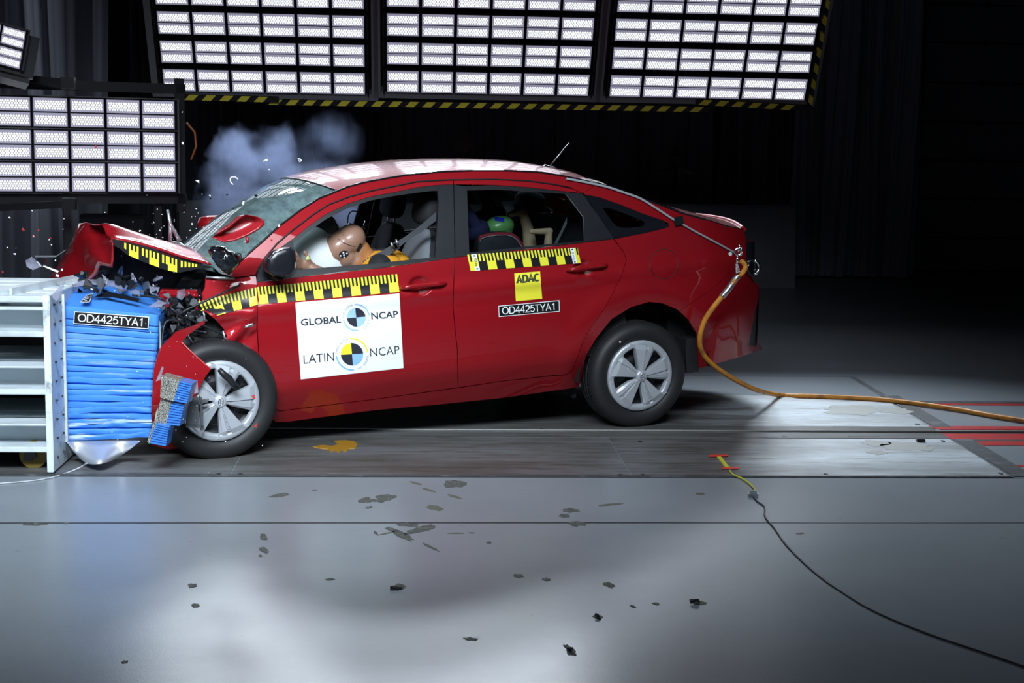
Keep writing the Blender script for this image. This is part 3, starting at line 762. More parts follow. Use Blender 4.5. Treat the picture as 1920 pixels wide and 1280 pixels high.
b = MB(); b.tube([cp(*p, .004) for p in [(1060, 363), (1078, 386), (1093.5, 407), (1095.5, 451)]], .0035, 6); b.build('window_divider', M['grey_metal'], rdoor)
rg = panel('window_glass', [(875, 357), (928, 355.5), (1011.7, 360), (1060, 364), (1094, 407), (1096, 452), (982, 464), (879, 475)], M['glass'], rdoor, off=.014, inset=-.002, depth=0, step=.08)
def ring(b, A, B, off, mi=0, n=60):
    a = resample([Vector((*p, 0)) for p in A + A[:1]], n); c = resample([Vector((*p, 0)) for p in B + B[:1]], n)
    b.grid([[cp(lerp(p.x, q.x, t), lerp(p.y, q.y, t), off) for t in (0, .5, 1)] for p, q in zip(a, c)], mi)
QG = [(1130, 390), (1143, 390), (1170, 400), (1200, 411.5), (1209, 417.5), (1206, 424), (1190, 426), (1168, 428), (1158, 425), (1151.7, 419.6), (1140, 405)]
b = MB(); ring(b, [(1096.5, 364.5), (1122.5, 369.6), (1164, 384), (1206, 401), (1239, 412), (1256, 424), (1243, 429), (1206, 437.5), (1152, 447.5), (1122, 405)], QG, .003)
qw = b.build('quarter_window', M['gloss_black'], car, recalc=False); FAR.append(qw)
panel('window_glass', QG, M['glass'], qw, off=.006, inset=-.002, depth=0, step=.08)

# ---- crumpled front wing
def crump(u, w):
    n = mnoise.noise(Vector((u * 5.2 + 3, w * 4.1, 1.7))) * .035
    f = smooth01((-2.11 - u) / .12)
    fold = -.05 * math.exp(-((w - .40 - .9 * (u + 2.3)) / .035) ** 2) + .05 * math.exp(-((w - .31 - 1.1 * (u + 2.3)) / .05) ** 2) - .035 * math.exp(-((w - .56) / .05) ** 2)
    bulge = -.05 * math.exp(-((u + 2.16) / .06) ** 2 - ((w - .15) / .09) ** 2)
    return .5 * f * (n + fold) + bulge * smooth01((-2.10 - u) / .05)
FEND = [(386, 520), (412, 521), (439, 522), (480, 516), (482, 529)] + DOORGAP[1:-1] + [(507, 760), (499, 748), (483, 716), (459, 688), (437, 666), (430, 643), (424, 634), (420, 618), (404, 600), (384, 584), (365.5, 580), (372, 563), (384, 539)]
fender = panel('front_fender', FEND, M['paint'], extra=crump, step=.022, mirror=False, inset=.002)
b = MB(); b.sphere((0, 0, 0), .012, 0, 16, 8, (2.6, .5, .75)); lo = b.build('turn_signal', M['chrome'], fender); lo.location = cp(468.5, 610, -.05); lo.rotation_euler = (0, -.22, 0)

# ---- roof, windscreen, rear window, boot
def loft(name, px_line, m, parent=None, crown=(.06, .06), bulge=(0, 0), off=0.0, nv=24, n=40, power=2.2, inner=0.0, mirror_line=None):
    pts = resample([Vector((*p, 0)) for p in px_line], n); rows = []
    for i, q in enumerate(pts):
        p = cp(q.x, q.y, off); f = i / (n - 1); c = lerp(crown[0], crown[1], f); bu = lerp(bulge[0], bulge[1], f); row = []
        for j in range(nv + 1):
            t = j / nv; s = 2 * t - 1; row.append((p.x + bu * (1 - s * s), lerp(p.y + inner, VW - p.y - inner, t), p.z + c * (1 - abs(s) ** power)))
        rows.append(row)
    b = MB(); b.grid(rows, 0, True, flip=True)
    return b.build(name, m, parent or car, recalc=False), rows
roof, rr_ = loft('roof', ROOFL[:-1] + [(1108, 341.5)], M['paint'], crown=(.05, .055), bulge=(-.075, .06), power=2.6)
wind, wr_ = loft('windscreen', WSCR, M['windscreen'], crown=(.02, .05), bulge=(-.12, -.075), off=.006, inner=.01)
loft('headliner', ROOFL[:-1] + [(1108, 341.5)], mat('headliner', (.05, .052, .055), .8), crown=(.03, .035), bulge=(-.06, .04), off=.03)[0]
rw, rwr = loft('rear_window', [(1108, 341.5), (1143, 349), (1177, 361), (1218, 377), (1260, 392), (1281, 399)], M['rear_glass'], crown=(.055, .03), bulge=(.06, .10), off=.01, inner=.012)
boot, br_ = loft('boot_lid', [(1276, 397.5), (1318, 409.5), (1362, 423), (1394, 430)], M['paint'], crown=(.03, .035), bulge=(.10, .13), off=.0, power=3)
b = MB(); b.tube([cp(*p, -.001) for p in WSCR[1:-1] + ROOFL + CLINE], .0055, 6); mo = b.build('roof_molding', M['gloss_black'], car); FAR.append(mo)
b = MB(); b.tube([Vector(v) for v in wr_[-1]], .007, 6); b.build('windscreen_seal', M['black_plastic'], wind)
# tail: closing face from the near to the far rear edge
REAR = [(1394, 430), (1397, 440), (1399, 457), (1399, 489), (1406, 508), (1412, 527), (1423, 537), (1423, 562), (1421, 600), (1419, 650), (1425, 651), (1425, 657)]
rows = []
for q in resample([Vector((*p, 0)) for p in REAR], 26):
    p = cp(q.x, q.y); row = []
    for j in range(25):
        t = j / 24; s = 2 * t - 1; row.append((p.x + .13 * (1 - s * s) ** .7, lerp(p.y, VW - p.y, t), p.z))
    rows.append(row)
b = MB(); b.grid(rows, 0, True, flip=True); b.build('rear_face', M['paint'], car, recalc=False)
# tail lamp (black, wraps the corner), spoiler lip, towing eye
def strip3(name, pts, m, parent=None, r=.01, seg=8):
    b = MB(); b.tube(pts, r, seg); return b.build(name, m, parent or car)
b = MB(); a0 = cp(1399, 455); a1 = cp(1399, 488)
rows = [[(p.x + du, p.y + dv, p.z) for du, dv in ((-.03, -.004), (.012, -.004), (.07, .02), (.11, .09), (.14, .35))] for p in (a0, a0.lerp(a1, .5), a1)]
b.grid(rows); b.build('tail_lamp', M['gloss_black'], car, recalc=True)
b = MB(); e = cp(1399, 502); b.cyl(e + Vector((.02, .0, 0)), e + Vector((.03, -.025, 0)), .042, 24); b.build('towing_socket', M['gloss_black'], car)
b = MB(); b.tube([e + Vector((.035 + .04 * math.cos(t), -.02, .04 * math.sin(t))) for t in [x * .35 - 1.4 for x in range(9)]], .008, 8); b.build('socket_rim', M['chrome'], car)
lp_ = [Vector(v) for v in br_[-1]]
strip3('boot_spoiler', [v + Vector((.004, 0, .0)) for v in lp_], M['paint'], boot, .012)
# fuel flap
FC, FR = (1245, 495), (26.5, 27.5)
flap = panel('fuel_flap', [(FC[0] + FR[0] * math.cos(t) * (1 + .04 * math.cos(3 * t)), FC[1] + FR[1] * math.sin(t)) for t in [x * .2618 for x in range(24)]], M['paint'], quarter, off=-.0015, inset=0, step=.04, mirror=False, depth=.004)
strip3('flap_gap', [cp(FC[0] + (FR[0] + .3) * math.cos(t), FC[1] + (FR[1] + .3) * math.sin(t), -.0005) for t in [x * .1309 for x in range(49)]], M['groove'], flap, .0022, 5)
# door handles
def handle(parent, pts, cup, cupr):
    hp = catmull([cp(*p, -.002) for p in pts[:1]] + [cp(*p, -.034) for p in pts[1:-1]] + [cp(*p, -.006) for p in pts[-1:]], 6)
    n = len(hp); rs = [.013 * (.55 + .45 * math.sin(math.pi * (i + .6) / (n + .2)) ** .5) for i in range(n)]
    hb = MB(); hb.tube(hp, rs, 12); h = hb.build('door_handle', M['paint'], parent); return h
h1 = handle(fdoor, [(750, 540), (762, 538.5), (785, 535.5), (810, 533), (826, 532), (836, 531)], (787, 536), .062)
h2 = handle(rdoor, [(1062, 506.5), (1074, 505), (1096, 501.5), (1120, 498.5), (1131, 497.5), (1138, 497)], (1093, 503), .058)
b = MB(); kc = cp(829, 532, -.03); b.cyl(kc + Vector((0, .012, 0)), kc + Vector((0, -.004, 0)), .0075, 14); b.build('lock', M['steel'], h1 and fdoor)
# near mirror without its cover
mc = Vector(cp(527, 490)) + Vector((0, -.14, 0)); mcx = cv(527, 490, mc.y)
b = MB(); q = [cv(x, y, -.13) for x, y in ((500, 502), (503, 485), (514, 472), (532, 465), (545, 463), (551, 470), (554, 488), (553, 503), (546, 514), (532, 519), (514, 517), (504, 511))]
n = len(q); cen = sum(q, Vector()) / n
rows = []
for sc_, dv in ((.0, -.014), (.55, -.013), (.90, -.010), (.98, -.004), (1, .004), (1.0, .03), (.95, .07), (.7, .12), (.3, .14)):
    rows.append([cen + (p - cen) * sc_ + Vector((-dv * .12, dv, 0)) for p in q])
b.grid(rows, 0, True, True); mir = b.build('wing_mirror', mat('mirror_black', (.010, .011, .015), .28), fdoor)
b = MB(); b.tube([cv(x, y, -.135) for x, y in ((503, 486), (514, 473), (532, 466), (545, 464), (551, 471), (554, 488), (552.5, 502))], .004, 6); b.build('mirror_rim', M['chrome'], fdoor)
b = MB(); b.bar(cv(525, 513, -.1), cp(515, 516, 0), .05, .06, bev=.01); b.build('mirror_arm', M['black_plastic'], fdoor)
# far mirror with its red cover
q = [cv(x, y, 1.90) for x, y in ((369, 420), (375, 408), (388, 404), (410, 403), (428, 404.5), (432, 412), (420, 428), (400, 438), (384, 432), (372, 426))]
n = len(q); cen = sum(q, Vector()) / n; b = MB()
b.grid([[cen + (p - cen) * s_ + Vector((0, dv, 0)) for p in q] for s_, dv in ((0, -.07), (.6, -.06), (.9, -.035), (1, 0), (.95, .05), (.6, .08), (0, .09))], 0, True, True)
fm = b.build('wing_mirror', M['paint'], car)
b = MB(); b.bar(cen + Vector((.02, -.02, -.06)), cen + Vector((.14, -.16, -.10)), .05, .04, bev=.01); b.build('mirror_arm', M['black_plastic'], fm)
# antenna
b = MB(); a0 = Vector(rr_[31][12]); 
ab = cv(1026, 316, .87); b.tube([ab + Vector((.03, 0, -.02)), ab + Vector((-.0, 0, 0)), ab + Vector((-.02, 0, .02))], [.035, .022, .008], 12)
ant = b.build('antenna', M['gloss_black'], roof)
b = MB(); b.tube([cv(1031, 311, .87), cv(1068, 267, .87)], [.0045, .0028], 6); b.build('antenna_rod', M['steel'], ant)

# ---- far side: the same panels mirrored
for o in FAR:
    c_ = o.copy(); c_.data = mirror_mesh(o.data); COL.objects.link(c_); c_.parent = car
for (nm, poly) in (('front_fender', [(386, 520), (480, 516), (483, 573), (490, 706), (459, 688), (430, 643), (384, 584)]),):
    o = panel(nm, poly, M['paint'], mirror=False, step=.06); o.data = mirror_mesh(o.data)

# ---- wheels
M['tyre'] = mat('tyre_rubber', (.016, .0165, .018), .55); k = NT(M['tyre']); k.bump(k.noise(120, 2, .5, k.obj()), .06, .003)
def make_wheel():
    """axis along local y, outer face at y=0 facing -y, radius .302"""
    root = empty('wheel', parent=car)
    b = MB(); R = .302
    prof = [(.198, .012), (.205, .000), (.225, -.012), (.25, -.0165), (.268, -.013), (.283, -.004), (.293, .008), (.299, .022), (.3015, .04),
            (.302, .055), (.296, .056), (.296, .062), (.302, .063), (.302, .088), (.296, .089), (.296, .096), (.302, .097), (.302, .122), (.296, .123), (.296, .129), (.302, .13), (.300, .155), (.292, .172), (.27, .185), (.2, .175)]
    b.lathe(prof, (0, 0, 0), (0, 1, 0), (1, 0, 0), 96)
    for i in range(90):                         # shoulder lugs
        t = 2 * math.pi * i / 90; c_, s_ = math.cos(t), math.sin(t); tt = Vector((-s_, 0, c_)); rr = Vector((c_, 0, s_))
        Rm = Matrix((rr, Vector((0, 1, 0)), tt)).transposed()
        b.box(rr * .2975 + Vector((0, .030, 0)), (.008, .024, .0105), Rm @ Matrix.Rotation(-.28, 3, 'Z'))
    b.build('tyre', M['tyre'], root)
    # steel rim behind
    b = MB(); b.lathe([(.0, .045), (.06, .045), (.075, .03), (.10, .035), (.135, .055), (.165, .05), (.19, .03), (.20, .02)], (0, 0, 0), (0, 1, 0), (1, 0, 0), 60)
    rim = b.build('steel_rim', mat('rim_black', (.03, .032, .037), .4, .5), root)
    b = MB()
    for i in range(16):
        t = 2 * math.pi * i / 16; p = Vector((math.cos(t) * .142, .052, math.sin(t) * .142)); b.cyl(p, p + Vector((0, -.004, 0)), .0115, 12)
    b.build('rim_hole', M['black'], root)
    # cover: outer ring, five broad spokes with ribbed strips, windows between
    b = MB()
    b.lathe([(.202, .006), (.2015, -.006), (.197, -.012), (.176, -.016), (.166, -.010), (.163, .012)], (0, 0, 0), (0, 1, 0), (1, 0, 0), 96)
    b.lathe([(.0, -.030), (.024, -.030), (.030, -.026), (.036, -.020), (.04, .0)], (0, 0, 0), (0, 1, 0), (1, 0, 0), 40)
    for s_ in range(5):
        a = 2 * math.pi * s_ / 5
        def P(r, t, y): return (r * math.cos(a + t / r * 1.0 if False else a) - t * math.sin(a), y, r * math.sin(a) + t * math.cos(a))
        # cross sections along the spoke: t from -  to +, with a valley strip and a ridge
        rows = []
        for r, t0, t1 in ((.028, -.016, .020), (.06, -.030, .032), (.11, -.045, .050), (.150, -.056, .066), (.176, -.066, .078)):
            m_ = lerp(t0, t1, .30); m2 = lerp(t0, t1, .46); dy = -.024 + (.006 if r > .15 else 0) + (.004 if r > .17 else 0)
            rows.append([P(r, t0, .014), P(r, t0, dy + .012), P(r, lerp(t0, t1, .12), dy + .002), P(r, m_, dy - .001), P(r, m_ + .001, dy + .005), P(r, m2 - .001, dy + .005), P(r, m2, dy - .003), P(r, t1 - .004, dy), P(r, t1, dy + .012), P(r, t1, .014)])
        b.grid(rows, 0, False)
        for q_ in range(13):
            r = .062 + q_ * .0075; t0 = lerp(-.030, -.057, (r - .06) / .092); t1 = lerp(.032, .067, (r - .06) / .092); ma, mb_ = lerp(t0, t1, .31), lerp(t0, t1, .45)
            c0, c1 = Vector(P(r, ma, -.0205)), Vector(P(r + .002, mb_, -.0205)); b.bar(c0, c1, .004, .003, up=(0, 1, 0))
        # gusset closing the ring between the window corners
        for sg, te in ((-1, -.066), (1, .078)):
            b.add([P(.150, te * .82, -.016), P(.176, te, -.016), P(.1725, te + sg * .022, -.014), P(.163, te + sg * .016, -.008)], [(0, 1, 2, 3)])
    cov = b.build('hub_cap', M['silver'], root)
    # emblem of three ovals
    b = MB()
    for cx, cz, rx, rz in ((0, .0, .0185, .0125), (0, .003, .0062, .0095), (0, .0065, .0125, .0045)):
        b.tube([(cx + rx * math.cos(t), -.0315, cz + rz * math.sin(t)) for t in [x * 2 * math.pi / 24 for x in range(25)]], .0013, 5, caps=False)
    b.build('emblem', M['chrome'], root)
    b = MB(); b.cyl((.0, .05, 0), (.0, .12, 0), .13, 30); b.build('brake_disc', M['grey_metal'], root)
    return root
def place_wheel(r, loc, spin, steer=0, camber=0):
    r.location = loc; r.rotation_euler = (Matrix.Rotation(steer, 3, 'Z') @ Matrix.Rotation(camber, 3, 'X') @ Matrix.Rotation(-spin, 3, 'Y')).to_euler()
wr = make_wheel(); wf = dup(wr); w3 = dup(wr); w4 = dup(wr)
# loose spin: first spoke of the rear wheel points about 80 degrees up
place_wheel(wr, (0, .022, 0), math.radians(80), 0, math.radians(2.0))
FHL = CMI @ Vector((-0.95699911, 7.08278918, 0.29446212))
place_wheel(wf, (FHL.x, FHL.y + .01, FHL.z), math.radians(70), math.radians(2.5), 0)
place_wheel(w3, (0, VW - .022, 0), .4, math.pi); place_wheel(w4, (-2.45, VW - .05, FHL.z - .005), .9, math.pi)
b = MB(); p = cv(1165, 646, -.0); pw = wr.matrix_local.inverted() if False else None
dd = MB(); dd.cyl((0, .0, 0), (0, -.002, 0), .006, 12); do = dd.build('paint_dot', mat('pink_dot', (.8, .5, .6), .5), wr)
rl = Matrix.Rotation(math.radians(80), 3, 'Y') @ Vector((math.cos(math.radians(122)) * .245, -.0165, math.sin(math.radians(122)) * .245)); do.location = rl

# ---- underside, arches, cabin tub
M['under'] = mat('underside', (.011, .011, .012), .7)
b = MB(); b.box((-1.25, VW / 2, .06), (1.75, 1.44, .14)); b.box((.5, VW / 2, .16), (.42, 1.3, .22)); b.box((.05, VW / 2, .35), (.95, 1.16, .4))
b.cyl((-.0, .25, -.0), (0, VW - .25, 0), .045, 14); b.box((-.3, VW / 2, .0), (.5, .9, .08)); b.build('underbody', M['under'], car)
for sgn in (0, 1):
    b = MB(); rows = []; A_ = [math.radians(3 + 175 * i / 24) for i in range(25)]
    for t in A_: rows.append([(.045 + .415 * math.cos(t), (v if not sgn else VW - v), -.02 + .415 * math.sin(t)) for v in (.035, .15, .32)])
    b.grid(rows); b.add([r[-1] for r in rows], [list(range(25))]); b.build('arch_liner', M['under'], car)
b = MB(); q0 = cp(1078, 726, .05); b.box(q0 + Vector((-.005, .06, -.03)), (.03, .12, .07), bev=.008); b.build('mud_flap', M['black_plastic'], car)
b = MB(); b.box((.37, .18, .07), (.08, .2, .20)); b.build('splash_guard', M['under'], car)
M['cabin'] = mat('cabin_dark', (.022, .024, .027), .75)
b = MB()
b.box((-1.05, VW / 2, .12), (2.2, 1.5, .03)); b.box((-2.12, VW / 2, .35), (.04, 1.5, .5)); b.box((-.08, VW / 2, .40), (.05, 1.45, .6)); 
b.box((-1.05, .10, .38), (2.0, .03, .5)); b.box((-1.05, VW - .10, .38), (2.0, .03, .5))
b.box((-1.95, VW / 2, .60), (.30, 1.44, .22), bev=.05); b.build('cabin_tub', M['cabin'], car)
b = MB(); b.box((.16, VW / 2, .735), (.5, 1.38, .03)); b.build('parcel_shelf', mat('shelf_grey', (.30, .34, .35), .8), car)
# ================================================================== stickers, tapes, writing
def hom(q):
    """unit square (s right, t down) -> the quad TL, TR, BR, BL"""
    (x0, y0), (x1, y1), (x2, y2), (x3, y3) = q
    dx1, dx2, sx = x1 - x2, x3 - x2, x0 - x1 + x2 - x3; dy1, dy2, sy = y1 - y2, y3 - y2, y0 - y1 + y2 - y3
    den = dx1 * dy2 - dx2 * dy1; g = (sx * dy2 - dx2 * sy) / den; h = (dx1 * sy - sx * dy1) / den
    a, b_, c = x1 - x0 + g * x1, x3 - x0 + h * x3, x0; d, e, f = y1 - y0 + g * y1, y3 - y0 + h * y3, y0
    return lambda s, t: ((a * s + b_ * t + c) / (g * s + h * t + 1), (d * s + e * t + f) / (g * s + h * t + 1))
_tc = {}
def text_mesh(txt, bold=0.0, res=3):
    """letters as flat polygons, scaled to the unit square (t down)"""
    key = (txt, bold)
    if key in _tc: return _tc[key]
    cu = bpy.data.curves.new('t', 'FONT'); cu.body = txt; cu.offset = bold; cu.resolution_u = res; cu.fill_mode = 'FRONT'
    o = bpy.data.objects.new('t', cu); COL.objects.link(o)
    dg = bpy.context.evaluated_depsgraph_get(); me = bpy.data.meshes.new_from_object(o.evaluated_get(dg))
    vs = [(v.co.x, v.co.y) for v in me.vertices]; fs = [list(p.vertices) for p in me.polygons]
    bpy.data.objects.remove(o); bpy.data.curves.remove(cu); bpy.data.meshes.remove(me)
    x0 = min(v[0] for v in vs); x1 = max(v[0] for v in vs); y0 = min(v[1] for v in vs); y1 = max(v[1] for v in vs)
    r = ([((x - x0) / (x1 - x0), (y1 - y) / (y1 - y0)) for x, y in vs], fs, (x1 - x0) / (y1 - y0)); _tc[key] = r; return r
# ---- plain upright lettering drawn from strokes (unit square, y down); width per letter
def _arc(cx, cy, rx, ry, a0, a1, n=10): return [(cx + rx * math.cos(math.radians(a0 + (a1 - a0) * i / n)), cy + ry * math.sin(math.radians(a0 + (a1 - a0) * i / n))) for i in range(n + 1)]
GLYPH = {
 'O': (.78, [_arc(.39, .5, .34, .45, 0, 360, 26)]), 'D': (.72, [[(.09, .05), (.30, .05)] + _arc(.32, .5, .35, .45, -90, 90, 12) + [(.30, .95), (.09, .95), (.09, .05)]]),
 '4': (.56, [[(.40, .99), (.40, .04), (.04, .68), (.55, .68)]]), '2': (.56, [_arc(.28, .28, .22, .235, 195, 375, 10) + [(.44, .50), (.16, .78), (.06, .945), (.53, .945)]]),
 '5': (.56, [[(.48, .06), (.15, .06), (.09, .48)] + _arc(.27, .655, .235, .285, 215, 505, 14)]), 'T': (.61, [[(.02, .055), (.59, .055)], [(.305, .055), (.305, 1.0)]]),
 'Y': (.66, [[(.03, 0), (.33, .56), (.63, 0)], [(.33, .56), (.33, 1.0)]]), 'A': (.67, [[(.03, 1.0), (.335, .03), (.64, 1.0)], [(.14, .66), (.53, .66)]]),
 '1': (.56, [[(.12, .24), (.34, .06), (.34, 1.0)]]), 'C': (.70, [_arc(.37, .5, .32, .45, -48, -312, 20)])}
def stroke_text(txt, wt=.105, cond=1.0, gap=.03):
    vs, fs, x = [], [], 0.0; mit = wt / 2
    for ch in txt:
        wd, lines = GLYPH[ch]; wd *= cond
        for ln in lines:
            q = [Vector((x + px * cond, py)) for px, py in ln]; n = len(q); closed = (q[0] - q[-1]).length < 1e-4; b0 = len(vs)
            for i in range(n):
                a = q[i - 1] if i else (q[-2] if closed else None); c = q[i + 1] if i < n - 1 else (q[1] if closed else None)
                d0 = (q[i] - a).normalized() if a is not None else None; d1 = (c - q[i]).normalized() if c is not None else None
                d0 = d0 or d1; d1 = d1 or d0; nn = Vector((-d0.y, d0.x)) + Vector((-d1.y, d1.x)); nn.normalize()
                kf = min(2.2, 1 / max(.3, nn.dot(Vector((-d0.y, d0.x))))); vs += [tuple(q[i] + nn * mit * kf), tuple(q[i] - nn * mit * kf)]
            fs += [[b0 + 2 * i, b0 + 2 * i + 1, b0 + 2 * i + 3, b0 + 2 * i + 2] for i in range(n - 1)]
        x += wd + gap
    W = x - gap
    return [(a / W, c) for a, c in vs], fs
class Decal:
    """flat print on a surface; surf(px, py, off) gives the point of that surface"""
    def __init__(s, surf, mats): s.b = MB(); s.surf = surf; s.mats = mats
    def sheet(s, quad, mi, off=-.0020, nx=20, ny=24):
        h = hom(quad); s.b.grid([[s.surf(*h(i / nx, j / ny), off) for i in range(nx + 1)] for j in range(ny + 1)], mi, True, flip=True)
    def poly(s, pts, mi, off=-.0032): s.b.add([s.surf(x, y, off) for x, y in pts], [list(range(len(pts)))[::-1]], mi)
    def text(s, txt, quad, mi, off=-.0034, bold=0.0):
        vs, fs, _ = text_mesh(txt, bold); h = hom(quad); s.b.add([s.surf(*h(a, c), off) for a, c in vs], fs, mi)
    def strokes(s, txt, quad, mi, off=-.0034, **kw):
        vs, fs = stroke_text(txt, **kw); h = hom(quad); s.b.add([s.surf(*h(a, c), off) for a, c in vs], fs, mi)
    def disc(s, c, ex, ey, a0, a1, mi, r0=0.0, r1=1.0, off=-.0032, n=20):
        P = lambda r, t: (c[0] + r * (ex[0] * math.cos(t) + ey[0] * math.sin(t)), c[1] + r * (ex[1] * math.cos(t) + ey[1] * math.sin(t)))
        ts = [math.radians(a0 + (a1 - a0) * i / n) for i in range(n + 1)]
        s.b.grid([[s.surf(*P(r0, t), off) for t in ts], [s.surf(*P(r1, t), off) for t in ts]], mi, False)
    def arctext(s, txt, c, ex, ey, a0, a1, rad, hgt, mi, inward=False, off=-.0032):
        """letters along an arc (angles clockwise from right, degrees, y down)"""
        n = len(txt)
        for i, ch in enumerate(txt):
            if ch == ' ': continue
            t = math.radians(lerp(a0, a1, (i + .5) / n)); vs, fs, asp = text_mesh(ch)
            wd = min(asp, 1.1) * hgt; rd = (math.cos(t), math.sin(t)); tg = (-math.sin(t), math.cos(t))
            if inward: tg = (-tg[0], -tg[1])
            pts = []
            for a, cc in vs:
                rr = rad + ((.5 - cc) if not inward else (cc - .5)) * hgt; q = (a - .5) * wd
                x, y = rr * rd[0] + q * tg[0], rr * rd[1] + q * tg[1]
                pts.append((c[0] + ex[0] * x + ey[0] * y, c[1] + ex[1] * x + ey[1] * y))
            s.b.add([s.surf(*p, off) for p in pts], fs, mi)
    def build(s, name, parent): return s.b.build(name, s.mats, parent, recalc=False)
M['ink_grey'] = mat('ink_grey', (.42, .43, .45), .6); M['ink_blue'] = mat('ink_blue', (.26, .50, .86), .5); M['ink_dark'] = mat('ink_dark', (.02, .022, .035), .6)
M['sticker'] = mat('white_sticker', (.86, .90, .90), .45); M['tape_yellow'] = mat('tape_yellow', (.83, .77, .045), .42); M['ink_olive'] = mat('ink_olive', (.035, .045, .012), .6)
M['tape_black'] = mat('tape_black', (.010, .010, .011), .35)
def tape(name, parent, quad, periods, surf, start=0.0, extra=None, cut=None):
    d = Decal(surf, [M['tape_black'], M['tape_yellow'], M['sticker'], M['black']]); h = hom(quad)
    low = cut or (lambda s: 1.0)
    nx = int(periods * 8)
    d.b.grid([[surf(*h(i / nx, low(i / nx * periods) * j / 12), -.0020) for i in range(nx + 1)] for j in range(13)], 0, True, flip=True)
    def q(s0, s1, t0, t1):
        s0 = max(0, s0); s1 = min(periods, s1)
        if s1 - s0 < .01: return
        t1 = min(t1, low((s0 + s1) / 2))
        if t1 > t0: d.poly([h(s0 / periods, t0), h(s1 / periods, t0), h(s1 / periods, t1), h(s0 / periods, t1)], 1)
    for p in range(-1, int(periods) + 2):
        s = p + start
        for a in (0, .2, .4): q(s + a, s + a + .1, 0, .46)
        q(s, s + .5, .46, .997)
        for a in (.6, .8): q(s + a, s + a + .1, 0, .46)
    if extra: extra(d, h, periods)
    return d.build(name, parent)
tape('measuring_tape', fdoor, [(482, 538), (744.5, 513.5), (748.8, 547), (486.7, 570.5)], 7.5, cp)
tape('measuring_tape', fender, [(368, 566), (480.5, 538.5), (483.5, 571), (384, 598)], 3.2, lambda x, y, o: cp(x, y, o - .002, crump), start=-.30, cut=lambda s: .50 + .5 * smooth01((s - .15) / .7))
def labels(d, h, P):
    for s0, s1, tx in ((.25, .52, '550 mm'), (5.95, 6.2, '0 mm')):
        d.poly([h(s0 / P, 0), h(s1 / P, 0), h(s1 / P, 1.0), h(s0 / P, 1.0)], 2, -.0042)
        d.text(tx, [h(lerp(s0, s1, .75) / P, .25), h(lerp(s0, s1, .75) / P, .78), h(lerp(s0, s1, .25) / P, .78), h(lerp(s0, s1, .25) / P, .25)], 3, -.0048)
        for t in (.06, .86): d.text('1', [h(lerp(s0, s1, .7) / P, t), h(lerp(s0, s1, .7) / P, t + .08), h(lerp(s0, s1, .3) / P, t + .08), h(lerp(s0, s1, .3) / P, t)], 3, -.0048)
tape('measuring_tape', rdoor, [(876, 477.2), (1082.8, 464.1), (1089, 493), (882.5, 507.9)], 6.42, cp, extra=labels)
def code_label(name, parent, quad, tquad, surf):
    d = Decal(surf, [M['sticker'], M['tape_black']]); d.sheet(quad, 0, -.0016); h = hom(quad)
    L = math.dist(quad[0], quad[1]); H = math.dist(quad[0], quad[3]); a, c = 1.3 / L, 1.3 / H
    d.sheet([h(a, c), h(1 - a, c), h(1 - a, 1 - c), h(a, 1 - c)], 1, -.0024); d.strokes('OD4425TYA1', tquad, 0, -.0036, wt=.115)
    return d.build(name, parent)
code_label('code_label', rdoor, [(934.3, 573.3), (1048.8, 562.7), (1049.5, 584), (935.3, 594.1)], [(941, 575.8), (1041.5, 567.8), (1042.3, 581.0), (941.8, 589.6)], cp)
# yellow club sticker
d = Decal(cp, [M['tape_yellow'], M['ink_olive']]); d.sheet([(964.3, 512.5), (1012.5, 508.4), (1016.6, 560), (967.2, 564.6)], 0)
d.strokes('ADAC', [(968.8, 516.6), (1010.6, 512.8), (1011.3, 526.6), (969.3, 530.8)], 1, wt=.20, cond=.62, gap=.06); d.build('yellow_sticker', rdoor)
# big white sticker with two test badges
K = lambda x, y: (550 + x / 7.527, 550 + y / 7.527)
d = Decal(cp, [M['sticker'], M['ink_dark'], M['ink_blue'], M['tape_yellow'], M['ink_grey'], mat('ink_light_blue', (.36, .58, .90), .5)])
d.sheet([K(28, 128), K(1497, 0), K(1555, 1052), K(105, 1212)], 0, nx=20, ny=14)
Q = lambda *p: [K(*a) for a in p]
d.text('GLOBAL', Q((102, 360), (670, 316), (677, 412), (109, 460)), 1, bold=.018); d.text('NCAP', Q((1096, 270), (1474, 242), (1481, 340), (1103, 368)), 1, bold=.018)
d.text('LATIN', Q((142, 872), (572, 830), (578, 948), (148, 992)), 1, bold=-.004); d.text('NCAP', Q((1080, 776), (1494, 736), (1500, 852), (1086, 892)), 1, bold=-.004)
for (cx, cy, r, tilt, cols, ra, c1, c2, t1_, t2_) in ((888, 338, 132, -.085, (5, 1, 5, 1), 174, 5, 5, 'FOR SAFER', 'CARS'), (828, 857, 158, -.06, (2, 1, 3, 1), 212, 3, 2, 'PARA AUTOS', 'MÁS SEGUROS')):
    c = K(cx, cy); ex = (math.cos(tilt) / 7.527, math.sin(tilt) / 7.527); ey = (-math.sin(tilt) / 7.527 + .004, math.cos(tilt) / 7.527)
    for i, ci in enumerate((0, 1, 2, 3)):
        colr = {0: cols[0], 1: 1, 2: cols[2], 3: 1}[i]
        d.disc(c, ex, ey, 90 * i, 90 * i + 90, colr, 0, r)
    d.disc(c, ex, ey, -92, -4, c1, ra, ra + 20); d.disc(c, ex, ey, 88, 176, c2, ra, ra + 20)
    d.arctext(t1_, c, ex, ey, 184, 262, ra + 8, 30, 4); d.arctext(t2_, c, ex, ey, 72 if len(t2_) > 5 else 62, 8 if len(t2_) > 5 else 12, ra + 8, 30, 4, inward=True)
d.build('white_sticker', fdoor)
